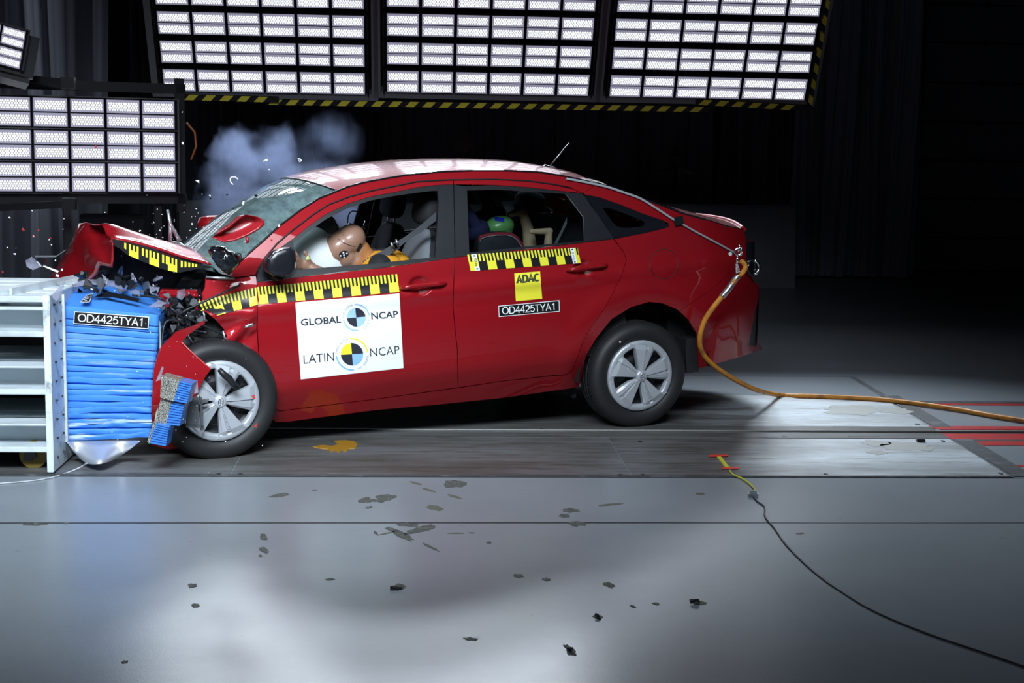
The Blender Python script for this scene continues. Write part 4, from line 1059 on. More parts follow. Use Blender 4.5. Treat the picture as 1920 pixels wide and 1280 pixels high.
# ================================================================== crushed front of the car
def facets(name, pts, faces, m, parent=None, smooth=True, sub=0, thick=0.0, jitter=0.0):
    me = bpy.data.meshes.new(name); me.from_pydata([tuple(p) for p in pts], [], faces)
    bm = bmesh.new(); bm.from_mesh(me); bmesh.ops.recalc_face_normals(bm, faces=bm.faces[:])
    if sub: bmesh.ops.subdivide_edges(bm, edges=bm.edges[:], cuts=sub, use_grid_fill=True, smooth=.0)
    if jitter:
        for v in bm.verts:
            n = mnoise.noise_vector(v.co * 9.0) * jitter; v.co += n
    bm.to_mesh(me); bm.free(); o = link(name, me, m, parent, smooth)
    if thick: md = o.modifiers.new('thick', 'SOLIDIFY'); md.thickness = thick; md.offset = 0
    return o
# hood: ridge line far, near edge at the wing, near lip turned down
A = [(211, 447), (240, 452), (272, 460), (304, 469), (340, 480), (372, 490), (397, 498)]
Bf = [(168, 417.5), (202, 424.5), (243, 436.5), (280, 446.5), (304, 453), (332, 459), (357, 466)]
rows = []
a_ = resample([Vector((*p, 0)) for p in A], 16); f_ = resample([Vector((*p, 0)) for p in Bf], 16)
for i, (p, q) in enumerate(zip(a_, f_)):
    t = i / 15; near = cv(p.x, p.y, lerp(.10, .09, t)); far = cv(q.x, q.y, lerp(.52, .66, t)); row = []
    for j in range(13):
        s = j / 12; c = near.lerp(far, s); c.z += .025 * math.sin(math.pi * s) * (1 if i else .6) + .022 * math.exp(-((s - .42) / .12) ** 2) * (1 - t) - .015 * math.exp(-((s - .2) / .08) ** 2) * (1 - t)
        c.z += .008 * mnoise.noise(c * 7); row.append(c)
    far2 = far + Vector((.02, .45, -.07)); row.append(far2); row.append(far + Vector((.05, .95, -.20))); rows.append(row)
b = MB(); b.grid(rows, 0, True, flip=True); hood = b.build('hood', M['paint'], car, recalc=False)
md = hood.modifiers.new('thick', 'SOLIDIFY'); md.thickness = .006
# near lip carrying the tape
LIP_T = [(211, 447), (240, 454), (272, 463), (304, 473), (340, 486), (372, 495), (397, 499)]
LIP_B = [(213, 456), (240, 479), (262, 488), (300, 503), (331, 512), (371, 504), (398, 502)]
def lipsurf(px, py, o): return cv(px, py, .095 + o)
lt = resample([Vector((*p, 0)) for p in LIP_T], 20); lb = resample([Vector((*p, 0)) for p in LIP_B], 20)
b = MB(); b.grid([[lipsurf(lerp(p.x, q.x, t), lerp(p.y, q.y, t), 0) for t in (0, .33, .66, 1)] for p, q in zip(lt, lb)], 0, True)
lip = b.build('hood_lip', M['tape_black'], hood)
d = Decal(lipsurf, [M['tape_yellow']])
for s0, s1, t0, t1 in ((.135, .16, .0, .22), (.18, .205, 0, .25)): pass
def hp(s, t):
    i = min(18.999, max(0, s * 19)); k0 = int(i); f = i - k0; p = lt[k0].lerp(lt[k0 + 1], f); q = lb[k0].lerp(lb[k0 + 1], f); return (lerp(p.x, q.x, t), lerp(p.y, q.y, t))
def hq(px0, px1, y0f, y1f):
    """yellow bar between two picture columns, slanted like the tape"""
    def row(px, f): 
        # interpolate lip edge heights at this column
        def at(L, x):
            for a, c in zip(L, L[1:]):
                if a.x <= x <= c.x: return lerp(a.y, c.y, (x - a.x) / (c.x - a.x))
            return L[-1].y
        return (px, lerp(at(lt, px), at(lb, px), f))
    d.poly([row(px0, y0f), row(px1, y0f), row(px1, y1f), row(px0, y1f)], 0, -.002)
for x0, x1 in ((242, 260), (280, 298), (315, 332)): 
    hq(x0, x1, .52, .98)
    for k_ in range(3): hq(x0 + k_ * (x1 - x0) * .4, x0 + k_ * (x1 - x0) * .4 + (x1 - x0) * .2, .12, .53)
for x0 in (233, 266, 273, 304, 311, 339, 346, 353, 360, 366): hq(x0, x0 + 3.6, .12, .62)
d.build('measuring_tape', hood)
# folded down front of the hood
PV = {1: (147, 419, .80), 2: (168, 417.5, .52), 3: (202, 425, .50), 4: (211, 447, .10), 5: (190, 446, .42), 6: (176, 470, .36), 7: (190, 497, .28), 8: (211, 502, .13), 9: (182, 515, .35),
      10: (160, 440, .58), 11: (131, 461, .92), 12: (106, 502, 1.0), 13: (76, 548, 1.08), 14: (150, 548, .62), 15: (158, 498, .62), 16: (160, 425, .62), 17: (200, 475, .25)}
ks = sorted(PV); pts = [cv(*PV[k_]) for k_ in ks]; ix = {k_: i for i, k_ in enumerate(ks)}
fc = [(2, 3, 5, 10, 16), (3, 4, 5), (5, 4, 17, 6), (4, 8, 17), (17, 8, 7, 6), (10, 5, 6), (10, 6, 15), (6, 7, 15), (7, 9, 15), (1, 16, 10, 11), (1, 2, 16), (11, 10, 15), (11, 15, 12), (12, 15, 14, 13), (15, 9, 14)]
hf = facets('hood_front', pts, [[ix[i] for i in f] for f in fc], M['paint'], hood, True, 2, .004, .012)
b = MB(); b.tube([cv(160, 422, .66), cv(131, 460, .90)], .006, 6); b.build('hood_edge', M['alu'], hood)
# wiper arms thrown up, cowl
b = MB(); b.tube([cv(314, 393, .62), cv(319, 419, .62), cv(337, 452, .62)], [.008, .010, .012], 6); b.tube([cv(320, 420, .62), cv(318.5, 457, .66)], .011, 6); b.tube([cv(318.5, 455, .66), cv(336, 456, .60), cv(354, 470, .55)], .009, 6)
b.build('wiper_arm', M['alu'], car)
b = MB(); b.grid([[cv(*p, v) for v in (.12, .5, 1.0, 1.5)] for p in ((398, 499), (412, 512), (436, 520))]); b.build('cowl', M['black_plastic'], car)
# engine bay: dark block, battery of broken parts, bent rails
M['bay'] = mat('engine_bay', (.010, .011, .013), .45)
rnd = random.Random(11)
def lump(name, c, r, m, parent, seed, amp=.35, scale=(1, 1, 1), n=3):
    bm = bmesh.new(); bmesh.ops.create_icosphere(bm, subdivisions=n, radius=1.0)
    for v in bm.verts:
        q = v.co * 1.6 + Vector((seed * 3.1, seed, 0)); f = 1 + amp * mnoise.noise(q) + amp * .7 * abs(mnoise.noise(q * 2.7)) - amp * .3
        v.co = Vector((v.co.x * scale[0], v.co.y * scale[1], v.co.z * scale[2])) * r * f
    me = bpy.data.meshes.new(name); bm.to_mesh(me); bm.free(); o = link(name, me, m, parent); o.location = c; return o
lump('engine', cv(290, 545, .72), .21, M['bay'], car, 1, .4, (1.2, 1.0, .75))
lump('engine', cv(335, 600, .55), .24, M['bay'], car, 2, .5, (1.1, 1.0, 1.0))
lump('battery', cv(362, 530, .50), .15, M['black_plastic'], car, 5, .25, (1.2, 1, .8))
b = MB(); pl = [cv(x, y, .40) for x, y in ((212, 460), (300, 500), (395, 502), (384, 540), (372, 600), (425, 640), (400, 680), (320, 680), (285, 600), (200, 540))]
b.add(pl, [list(range(len(pl)))]); b.build('bay_shade_sheet', M['bay'], car)  # flat black sheet standing in for the shade inside the engine bay
b = MB(); b.bar(cv(300, 548, .16), cv(372, 550, .14), .06, .035, bev=.006); b.bar(cv(304, 546, .12), cv(318, 580, .10), .04, .03, bev=.006); b.build('crash_rail', M['paint'], car)
# shards of lamp, grille and trim packed behind the block
def shard_mesh(r, n=5, rn=rnd, flat_=.12):
    pts = []
    for i in range(n):
        t = 2 * math.pi * (i + rn.uniform(-.3, .3)) / n; q = r * rn.uniform(.5, 1.1); pts.append(Vector((q * math.cos(t), q * math.sin(t), r * rn.uniform(-.25, .25))))
    th = Vector((0, 0, r * flat_)); b = MB(); b.add([p + th for p in pts] + [p - th for p in pts], [list(range(n)), [n + i for i in range(n)][::-1]] + [[i, n + i, n + (i + 1) % n, (i + 1) % n] for i in range(n)]); return b
M['clear'] = glass_mat('clear_plastic', (.75, .76, .82), dirt_shade=(.55, .55, .68), da=.35)
M['grey_plastic'] = mat('grey_plastic', (.10, .105, .115), .35)
hl = empty('headlamp', parent=car)
for i in range(72):
    x = rnd.uniform(300, 382); y = rnd.uniform(552, 618)
    if y < 556 + (x - 340) * -.1: pass
    m_ = rnd.choice([M['gloss_black'], M['grey_plastic'], M['clear'], M['grey_plastic'], M['black_plastic'], M['gloss_black']])
    o = shard_mesh(rnd.uniform(.012, .042), rnd.choice((3, 4, 5))).build('broken_piece', m_, hl); o.location = cv(x, y, rnd.uniform(.0, .22)); o.rotation_euler = [rnd.uniform(0, 6.28) for _ in range(3)]
fr_ = empty('broken_grille', parent=car)
for i in range(60):
    x = rnd.uniform(150, 300); y = lerp(510, 548, rnd.random()) - (0 if x < 250 else -12)
    m_ = rnd.choice([M['gloss_black'], M['black_plastic'], M['black_plastic'], M['clear'], M['grey_plastic']])
    o = shard_mesh(rnd.uniform(.012, .045), rnd.choice((3, 4, 5, 6))).build('broken_piece', m_, fr_); o.location = cv(x, y, rnd.uniform(.05, .5)); o.rotation_euler = [rnd.uniform(0, 6.28) for _ in range(3)]
b = MB()
for i in range(9):
    p0 = cv(rnd.uniform(300, 370), rnd.uniform(560, 610), rnd.uniform(-.02, .1)); b.tube(catmull([p0] + [p0 + Vector((rnd.uniform(-.1, .15), rnd.uniform(-.05, .05), rnd.uniform(-.1, .1))) * (j + 1) for j in range(2)], 5), .006, 6)
b.build('wiring', M['black_plastic'], car)
# torn bumper cover beside the wheel
def bulge(u, w): return -.03 * math.exp(-((w - .15) / .2) ** 2)
bc = panel('bumper_cover', [(300, 652), (330, 622), (364, 610), (384, 601), (384, 606), (352, 628), (339, 642), (365.6, 667), (394, 691), (382, 707), (365, 738), (349, 770), (338, 807), (339, 840), (312, 841), (284, 834), (282, 760), (288, 690)], M['paint'], off=-.135, extra=bulge, step=.035, mirror=False, inset=0, depth=.012)
b = MB(); b.tube([cp(*p, -.147) for p in ((340, 641), (365.6, 666), (394, 690), (382, 707), (365, 738), (349, 770), (338, 806), (339, 839))], .0035, 6); b.build('cover_edge', mat('paint_edge', (.6, .08, .07), .3), bc)
# torn metal lips of the wing, black liner, bits hanging in front of the wheel
for pl in (((380, 582), (383, 590), (383.5, 603)), ((418, 620), (421, 632), (428, 641)), ((484, 715), (490, 735), (500, 756), (508, 762)), ((386, 519), (412, 521), (440, 522))): MB().tube([cp(*p, -.012) for p in pl], .006, 6).build('torn_edge', M['alu'], fender)
lump('wheel_liner', cv(385, 640, .20), .20, M['under'], car, 8, .3, (1.3, .6, .8))
b = MB(); vo = -.15
for poly in (((372, 742), (372, 795), (366, 800), (350, 798), (352, 770), (360, 748)), ((374, 742), (379, 745), (382, 806), (377, 807)), ((350, 794), (382, 798), (381, 803), (348, 801)), ((352, 752), (392, 748), (390, 754), (356, 762))):
    q = [cv(*p, vo) for p in poly]; n = len(q); b.add(q + [p + Vector((0, .02, 0)) for p in q], [list(range(n))[::-1], [n + i for i in range(n)]] + [[i, (i + 1) % n, n + (i + 1) % n, n + i] for i in range(n)])
b.build('fog_lamp_bracket', M['grey_plastic'], bc)
b = MB(); b.tube([cv(x, y, -.16) for x, y in ((411, 692), (420, 702), (430, 710), (437, 720), (444, 726))], [.012, .016, .018, .016, .01], 8); o = b.build('torn_liner', M['black_plastic'], bc)
b = MB(); b.sphere(cp(511, 775, .02), .03, 0, 12, 8, (1, .6, 1.2)); b.build('crushed_sill', M['paint'], sill)
# ================================================================== loose pieces
def wp(p): return CM @ Vector(p)
def shell(name, outline, v, label, cat, m, rings):
    q = [wp(cv(x, y, v)) for x, y in outline]; n = len(q); cen = sum(q, Vector()) / n; away = ray(sum(x for x, y in outline) / n, sum(y for x, y in outline) / n).normalized()
    root = empty(name, cen); b = MB(); b.grid([[(p - cen) * s_ + away * dv for p in q] for s_, dv in rings], 0, True, True)
    return root, b
OUT = [(398, 445), (413, 434), (430, 424), (441, 414), (452.5, 405), (461, 402), (474, 404), (486, 407), (494, 413), (495, 419), (486, 428), (465, 440), (440, 450), (419, 453.5), (407, 449)]
q = [wp(cv(x, y, -.32)) for x, y in OUT]; cen = sum(q, Vector()) / len(q); aw = ray(446, 428).normalized()
b = MB(); b.grid([[(p - cen) * s_ + aw * dv + Vector((dx, 0, dz)) for p in q] for s_, dv, dx, dz in ((0, .05, -.025, .012), (.55, .05, -.022, .012), (.80, .04, -.018, .010), (.93, .006, -.004, .002), (1, 0, 0, 0), (1.0, .02, .004, -.004), (.9, .06, .006, -.004), (.5, .085, .004, 0), (0, .09, 0, 0))], 0, True, True)
b.tube([(.03, -.0, -.045), (.032, .0, -.075)], .008, 8)
o = b.build('mirror_cover', mat('cover_red', (.30, .012, .018), .32, coat=.2)); o.location = cen; tag(o, 'red mirror cover flying loose in front of the windscreen', 'mirror cover')
OUT = [(389, 468), (396, 461), (408, 459), (421, 461), (430, 469), (446, 474), (452, 482), (450, 495), (440, 506), (430, 516), (417, 511), (408, 500), (400, 488), (393, 478)]
q = [wp(cv(x, y, -.20)) for x, y in OUT]; cen = sum(q, Vector()) / len(q); aw = ray(420, 488).normalized(); rn2 = random.Random(4)
rows = []
for s_, dv in ((0, -.05), (.35, -.055), (.6, -.035), (.75, -.04), (.92, -.01), (1, .02), (.8, .08), (.3, .11), (0, .11)):
    rows.append([(p - cen) * s_ * (1 + (rn2.uniform(-.08, .08) if 0 < s_ < 1 else 0)) + aw * (dv + (rn2.uniform(-.014, .014) if 0 < s_ < 1 else 0)) for p in q])
b = MB(); b.grid(rows, 0, True, True)
root = empty('mirror_core', cen); tag(root, 'black plastic mirror core flying loose at the foot of the windscreen', 'mirror core')
b.build('housing', M['gloss_black'], root)
b = MB(); b.tube([p - cen for p in (wp(cv(x, y, -.25)) for x, y in ((441, 478), (446, 474), (451, 476), (452, 484), (448, 488)))], .004, 6); b.tube([p - cen for p in (wp(cv(x, y, -.25)) for x, y in ((434, 472), (438, 478), (440, 486), (446, 492)))], .005, 6); b.build('wire_clip', M['black_plastic'], root)
# flying chips: (px, py, size m, kind, distance)
M['chip_white'] = mat('chip_white', (.80, .82, .88), .4); M['chip_red'] = mat('chip_red', (.45, .03, .03), .35)
LBL = {'w': ('small white chip flying through the air around the crash', 'white chips flying from the crash', 'chip_white'),
       'r': ('small red paint chip flying through the air around the crash', 'red chips flying from the crash', 'chip_red'),
       'b': ('small black plastic chip flying through the air around the crash', 'black chips flying from the crash', 'gloss_black')}
def chip(px, py, r, kind, dist=7.2, seed=None):
    rr = random.Random(seed if seed is not None else int(px * 7 + py * 13)); o = shard_mesh(r * .72, rr.choice((3, 4, 5)), rr).build('flying_chip', M[LBL[kind][2]])
    o.location = at_depth(px, py, dist); o.rotation_euler = (1.57 + rr.uniform(-.6, .6), rr.uniform(0, 6.28), rr.uniform(-.5, .5))
    tag(o, LBL[kind][0], 'debris', LBL[kind][1]); return o
for px, py, r in ((43, 430, .014), (62, 443, .012), (5, 510, .010), (94, 446, .010), (180, 275, .012), (337, 445, .008), (300, 690, .008), (72, 431, .01)): chip(px, py, r, 'r')
for px, py, r in ((78, 489, .022), (24, 432, .008), (121, 462, .009), (161, 398, .010), (395, 372, .010), (426, 365, .010), (480, 366, .014), (437, 391, .008), (63, 272, .008)): chip(px, py, r, 'b')
for px, py, r in ((18, 408, .008), (14, 464, .009), (27, 476, .012), (96, 459, .009), (108, 517, .016), (116, 505, .012), (104, 488, .009), (92, 449, .008), (118, 430, .007), (30, 465, .007), (228, 480, .012), (215, 545, .008), (288, 535, .014),
                  (370, 340, .018), (393, 366, .010), (456, 381, .012), (500, 300, .011), (505, 317, .009), (560, 300, .010), (368, 392, .007), (300, 432, .008), (262, 433, .009), (330, 432, .007), (345, 398, .006), (360, 420, .006), (305, 445, .006),
                  (492, 835, .008), (234, 838, .007), (355, 856, .008), (20, 896, .007), (310, 645, .008), (460, 452, .007), (523, 423, .010), (120, 410, .006), (292, 455, .007), (350, 445, .006), (375, 455, .005), (60, 395, .006), (197, 398, .006), (342, 268, .010), (342, 210, .008), (343, 270, .008)): chip(px, py, r, 'w')
for i in range(48):
    px = rnd.gauss(330, 60); py = rnd.gauss(425, 28)
    if py < 455 and py > 330: chip(px, py, rnd.uniform(.0025, .005), 'w', rnd.uniform(6.9, 7.6), i)
for i in range(70):
    chip(rnd.gauss(330, 60), rnd.gauss(700, 95), rnd.uniform(.002, .0045), 'w', rnd.uniform(6.35, 6.6), 500 + i)
# curled white threads in the smoke
def curl(pts, lab, dist=7.6):
    o = MB(); q = catmull([at_depth(*p, dist) for p in pts], 5); o.tube(q, .0035, 6); o = o.build('white_thread', M['chip_white']); tag(o, lab, 'debris')
curl([(437, 346), (432, 340), (433, 333), (441, 332), (446, 336)], 'curled white thread flying in the smoke, looped like a hook')
curl([(493, 303), (498, 300), (502, 299)], 'short straight white thread flying in the middle of the smoke')
curl([(558, 298), (562, 298), (565, 301), (561, 303)], 'tiny white thread flying at the right of the smoke')
curl([(456, 384), (455, 380), (458, 377)], 'tiny white thread flying just above the windscreen edge')
# bigger pieces
def slab(name, pts, dist, m, lab, cat, th=.006):
    q = [at_depth(*p, dist) for p in pts]; c = sum(q, Vector()) / len(q); n = len(q); t = Vector((0, th, 0)); b = MB()
    b.add([p - c for p in q] + [p - c + t for p in q], [list(range(n)), [n + i for i in range(n)][::-1]] + [[i, (i + 1) % n, n + (i + 1) % n, n + i] for i in range(n)]); o = b.build(name, m); o.location = c
    return tag(o, lab, cat)
slab('plastic_shard', [(121, 527), (118, 545), (106, 565), (96, 555)], 6.66, M['clear'], 'clear plastic shard flying upright over the front corner of the white barrier', 'debris', .004)
slab('plastic_shard', [(48, 488), (58, 482), (70, 492), (76, 500), (62, 506), (50, 500)], 7.0, M['clear'], 'clumped clear plastic piece flying left of the crumpled hood', 'debris', .02)
slab('plastic_strip', [(80, 499), (83, 498), (110, 508), (108, 511)], 7.0, M['chip_white'], 'bright white plastic strip flying left of the crumpled hood', 'debris')
slab('plastic_strip', [(66, 479), (106, 479), (124, 467), (122, 470), (104, 482), (66, 482)], 7.05, M['grey_plastic'], 'thin grey strip flying above the black chip left of the hood', 'debris')
slab('plastic_shard', [(68, 484), (86, 483), (80, 500), (74, 496)], 7.02, M['gloss_black'], 'black triangular plastic piece flying under a thin grey strip', 'debris', .02)
slab('plastic_shard', [(134, 533), (160, 523), (220, 527), (262, 545), (262, 556), (215, 538), (170, 533), (140, 538)], 7.05, M['clear'], 'long clear lens fragment lying over the top of the blue block', 'debris', .02)
slab('plastic_shard', [(276, 576), (298, 562), (312, 568), (300, 576)], 6.95, M['clear'], 'clear lens fragment sticking out at the right top corner of the blue block', 'debris')
slab('plastic_shard', [(176, 556), (200, 546), (262, 560), (258, 566), (210, 557)], 7.0, M['gloss_black'], 'thin black trim strip lying on the crushed top of the blue block', 'debris')
slab('plastic_shard', [(364, 738), (372, 736), (370, 712)], 6.5, M['clear'], 'clear splinter standing on the torn red bumper cover', 'debris')
slab('plastic_shard', [(292, 715), (304, 686), (307, 690), (300, 712)], 6.6, M['clear'], 'violet tinted clear splinter beside the torn honeycomb pieces', 'debris')
slab('paint_flake', [(472, 742), (477, 740), (479, 748), (474, 747)], 6.85, M['chip_red'], 'small red flake flying in front of the right edge of the front hub cap', 'debris')
slab('paint_flake', [(476, 800), (482, 792), (481, 802)], 6.8, M['chip_red'], 'small red flake flying in front of the lower right of the front tyre', 'debris')
# ================================================================== inside the car
M['fabric'] = mat('seat_fabric', (.15, .17, .19), .85); M['fabric_dark'] = mat('seat_fabric_dark', (.016, .017, .02), .8)
def rbox(size, seg=10, p=4.0):
    """rounded cushion, centred"""
    rows = []; n = 2 * seg
    def se(v, e): return math.copysign(abs(v) ** e, v)
    for i in range(n + 1):
        th = -math.pi / 2 + math.pi * i / n; row = []
        for j in range(2 * n):
            ph = 2 * math.pi * j / (2 * n); row.append(Vector((se(math.cos(th), 2 / p) * se(math.cos(ph), 2 / p) * size[0] / 2, se(math.cos(th), 2 / p) * se(math.sin(ph), 2 / p) * size[1] / 2, se(math.sin(th), 2 / p) * size[2] / 2)))
        rows.append(row)
    return rows
def cushion(name, c, size, tilt, parent, mats, p=4.0, dark=lambda q, s: False, shape=None):
    rows = rbox(size, 10, p); R = Matrix.Rotation(tilt, 3, 'Y'); c = Vector(c)
    if shape: rows = [[shape(v) for v in r] for r in rows]
    b = MB(); b.grid(rows, 0, True, True); loc = [v for v in b.v]
    for i, f in enumerate(b.f):
        q = sum((Vector(loc[k_]) for k_ in f), Vector()) / len(f)
        if dark(q, size): b.mi[i] = 1
    b.v = [tuple(R @ Vector(v)) for v in b.v]
    o = b.build(name, mats, parent); o.location = c; return o
def back_shape(v):
    f = (v.z + .31) / .62; k_ = 1 - .30 * max(0, f - .55) / .45; return Vector((v.x * (1 - .25 * f), v.y * k_, v.z))
def front_seat(top, hr, hd=-.03):
    """top: middle of the backrest's upper edge; leans rearwards"""
    root = empty('seat', parent=car); root.location = top; fm = [M['fabric'], M['fabric_dark']]; tl = .28
    cushion('backrest', (-.085, 0, -.30), (.17, .50, .62), tl, root, fm, 3.6, lambda q, s: q.x > -.012, back_shape)
    cushion('cushion', (-.36, 0, -.62), (.52, .50, .16), .12, root, fm, 3.6)
    h = Vector(hr) - Vector(top); cushion('headrest', h, (.115, .27, .19), tl * .8, root, fm, 3.2, lambda q, s: q.x > hd)
    for dy in (-.06, .06): MB().cyl((h.x - .01, dy, h.z - .06), (-.02, dy, -.03), .007, 8).build('headrest_post', M['chrome'], root)
    return root
pv, dv_ = 1.26, .44
front_seat(cv(738, 416, pv), cv(737, 379, pv)); front_seat(cv(800, 428, dv_), cv(800, 390, dv_), -1)
rs = empty('rear_seat', parent=car); fm = [M['fabric_dark'], M['fabric_dark']]
tb = cv(1052, 420, .45); cushion('backrest', (tb.x + .12, VW / 2, tb.z - .30), (.22, 1.34, .66), .3, rs, fm, 5); cushion('cushion', (tb.x - .25, VW / 2, tb.z - .56), (.52, 1.34, .18), .05, rs, fm, 5)
for vv in (.45, VW - .45): cushion('headrest', (tb.x + .16, vv, tb.z + .075), (.13, .30, .15), .3, rs, [M['fabric'], M['fabric_dark']], 3.2, lambda q, s: q.z < .03)  # paler fabric on top paints in the light falling on the headrests
# steering column and dashboard bits glimpsed, airbag
def airrow(cx, cy, v, ru, rv, rw, tilt):
    rows = []; n = 18
    for i in range(n + 1):
        th = math.pi * i / n; row = []
        for j in range(28):
            ph = 2 * math.pi * j / 28; q = Vector((math.sin(th) * math.cos(ph), math.sin(th) * math.sin(ph), math.cos(th))); wr = 1 + .045 * math.sin(ph * 5 + th * 3) + .04 * mnoise.noise(q * 3)
            q = Vector((math.copysign(abs(q.x) ** .8, q.x) * ru, math.copysign(abs(q.y) ** .8, q.y) * rv, math.copysign(abs(q.z) ** .8, q.z) * rw)) * wr; row.append(Matrix.Rotation(tilt, 3, 'Y') @ q + cv(cx, cy, v))
        rows.append(row)
    return rows
b = MB(); b.grid(airrow(588, 486, .54, .21, .20, .15, .75), 0, True, True); b.build('airbag', mat('airbag_cloth', (.80, .85, .86), .8), car)
b = MB(); b.grid(airrow(585, 452, 1.0, .13, .22, .17, .5), 0, True, True); b.build('airbag', mat('airbag_grey', (.42, .47, .48), .85), car)
# bracket with two bright cylinders by the far door, thin wire loop
b = MB(); b.tube([cv(657, 424, .95), cv(672, 429, .95)], .011, 10); b.tube([cv(653, 421, .98), cv(670, 424, .98)], .011, 10); sb = b.build('sensor', M['chrome'], car)
b = MB(); b.tube(catmull([cv(x, y, 1.0) for x, y in ((652, 420), (653, 405), (660, 396), (671, 398), (678, 408), (681, 425))], 5), .0035, 6); b.tube([cv(682, 426, 1.0), cv(700, 418, 1.0), cv(714, 408, 1.0)], .0035, 6); b.build('sensor_cable', M['black_plastic'], sb)
b = MB(); b.tube([cv(x, y, 1.45) for x, y in ((664, 438), (681, 434), (686, 414))], .009, 6); b.build('door_pull', M['chrome'], car)
# seat belt
def ribbon(pts, wdt, m, name, parent, th=.002):
    b = MB(); rows = []
    for (x, y, v, hw) in pts: rows.append([cv(x, y - hw, v), cv(x, y + hw, v)])
    b.grid(rows, 0, True); b.grid([[p + Vector((0, th, 0)) for p in r] for r in rows], 0, True, flip=True); return b.build(name, m, parent, recalc=False)
M['belt'] = mat('belt_webbing', (.055, .06, .068), .7)
ribbon([(818, 405, .10, 8), (790, 428, .18, 7), (762, 447, .24, 5), (746, 459, .27, 7)], .05, M['belt'], 'seat_belt', car); ribbon([(740, 464, .275, 8), (715, 479, .30, 8), (690, 492, .33, 9), (672, 505, .36, 9)], .05, M['belt'], 'seat_belt', car)
b = MB()
for x, y in ((735, 461), (744, 455)): b.tube([cv(x - 2, y - 7, .255), cv(x + 4, y + 9, .255)], .007, 8)
b.bar(cv(733, 458, .26), cv(746, 452, .26), .008, .008); b.bar(cv(738, 471, .26), cv(749, 464, .26), .008, .008); b.build('belt_sensor', M['steel'], car)
ribbon([(1063, 413, .28, 6), (1052, 437, .30, 5), (1040, 460, .33, 5)], .05, mat('belt_grey', (.10, .12, .13), .7), 'seat_belt', car)

# ---- dummies: one continuous skin grown from overlapping masses
def skin(name, mb, voxel, mats, pick, parent, smooth_it=6):
    me = bpy.data.meshes.new('tmp'); me.from_pydata(mb.v, [], mb.f)
    bm = bmesh.new(); bm.from_mesh(me); bmesh.ops.recalc_face_normals(bm, faces=bm.faces[:]); bm.to_mesh(me); bm.free()
    t = bpy.data.objects.new('tmp', me); COL.objects.link(t)
    r = t.modifiers.new('r', 'REMESH'); r.mode = 'VOXEL'; r.voxel_size = voxel
    sm = t.modifiers.new('s', 'SMOOTH'); sm.iterations = smooth_it; sm.factor = .5
    dg = bpy.context.evaluated_depsgraph_get(); out = bpy.data.meshes.new_from_object(t.evaluated_get(dg)); bpy.data.objects.remove(t)
    out.name = name
    o = link(name, out, mats, parent, True)
    for p in out.polygons: p.material_index = pick(p.center)
    return o
def cap(b, pts, rs, seg=14):
    """rounded limb through points"""
    for i, (p, r) in enumerate(zip(pts, rs)): b.sphere(p, r, 0, seg, 8)
    for i in range(len(pts) - 1): b.tube([pts[i], pts[i + 1]], [rs[i], rs[i + 1]], seg)
M['skull'] = mat('dummy_skull', (.33, .185, .125), .42, coat=.25); M['jaw'] = mat('dummy_jaw', (.40, .165, .055), .5); M['hand'] = mat('dummy_hand', (.26, .145, .095), .5); M['suit'] = mat('dummy_suit', (.72, .33, .02), .8)
def carempty(name, p): return empty(name, CM @ Vector(p))
dp = cv(740, 600, .45); dummy = carempty('crash_test_dummy', dp); dummy.matrix_world = CM @ Matrix.Translation(dp)
tag(dummy, 'brown headed crash test dummy in the driver seat, face down in the white airbag', 'dummy')
D = lambda x, y, v: cv(x, y, v) - dp
b = MB(); HV = .40
hc = D(636, 463, HV); axis = (D(667, 440, HV) - D(618, 488, HV)).normalized(); 
Rh = axis.to_track_quat('Z', 'Y').to_matrix()
b.sphere(hc, .098, 0, 24, 16, (.80, .82, 1.0), Rh)                     # face and forehead, turned down left
b.sphere(D(655, 450, HV), .098, 0, 24, 16, (.9, .82, .95), Rh)         # back of the skull
b.sphere(D(648, 480, HV), .075, 0, 20, 12, (1.0, .85, .9))
b.sphere(D(672, 472, HV), .070, 0, 20, 12, (1, .8, 1)); b.sphere(D(684, 480, HV), .055, 0, 20, 12); b.sphere(D(668, 490, HV), .060, 0, 18, 10)
b.sphere(D(617, 492, HV), .022, 0, 12, 8); b.sphere(D(621, 484, HV), .03, 0, 12, 8)   # nose and brow
cap(b, [D(684, 486, HV), D(705, 500, .42)], [.052, .060])
cap(b, [D(718, 502, .42), D(735, 545, .44), D(745, 600, .45)], [.11, .14, .13]); cap(b, [D(712, 498, .27), D(715, 498, .58)], [.065, .065])
cap(b, [D(712, 500, .24), D(655, 548, .17), D(600, 512, .20), D(584, 503, .21)], [.055, .045, .036, .028])      # near arm to the wheel
cap(b, [D(715, 500, .62), D(660, 545, .66), D(600, 510, .60)], [.055, .045, .034])
for vv in (.34, .56): cap(b, [D(745, 610, vv), D(610, 590, vv), D(575, 690, vv), D(560, 692, vv)], [.085, .062, .045, .038])
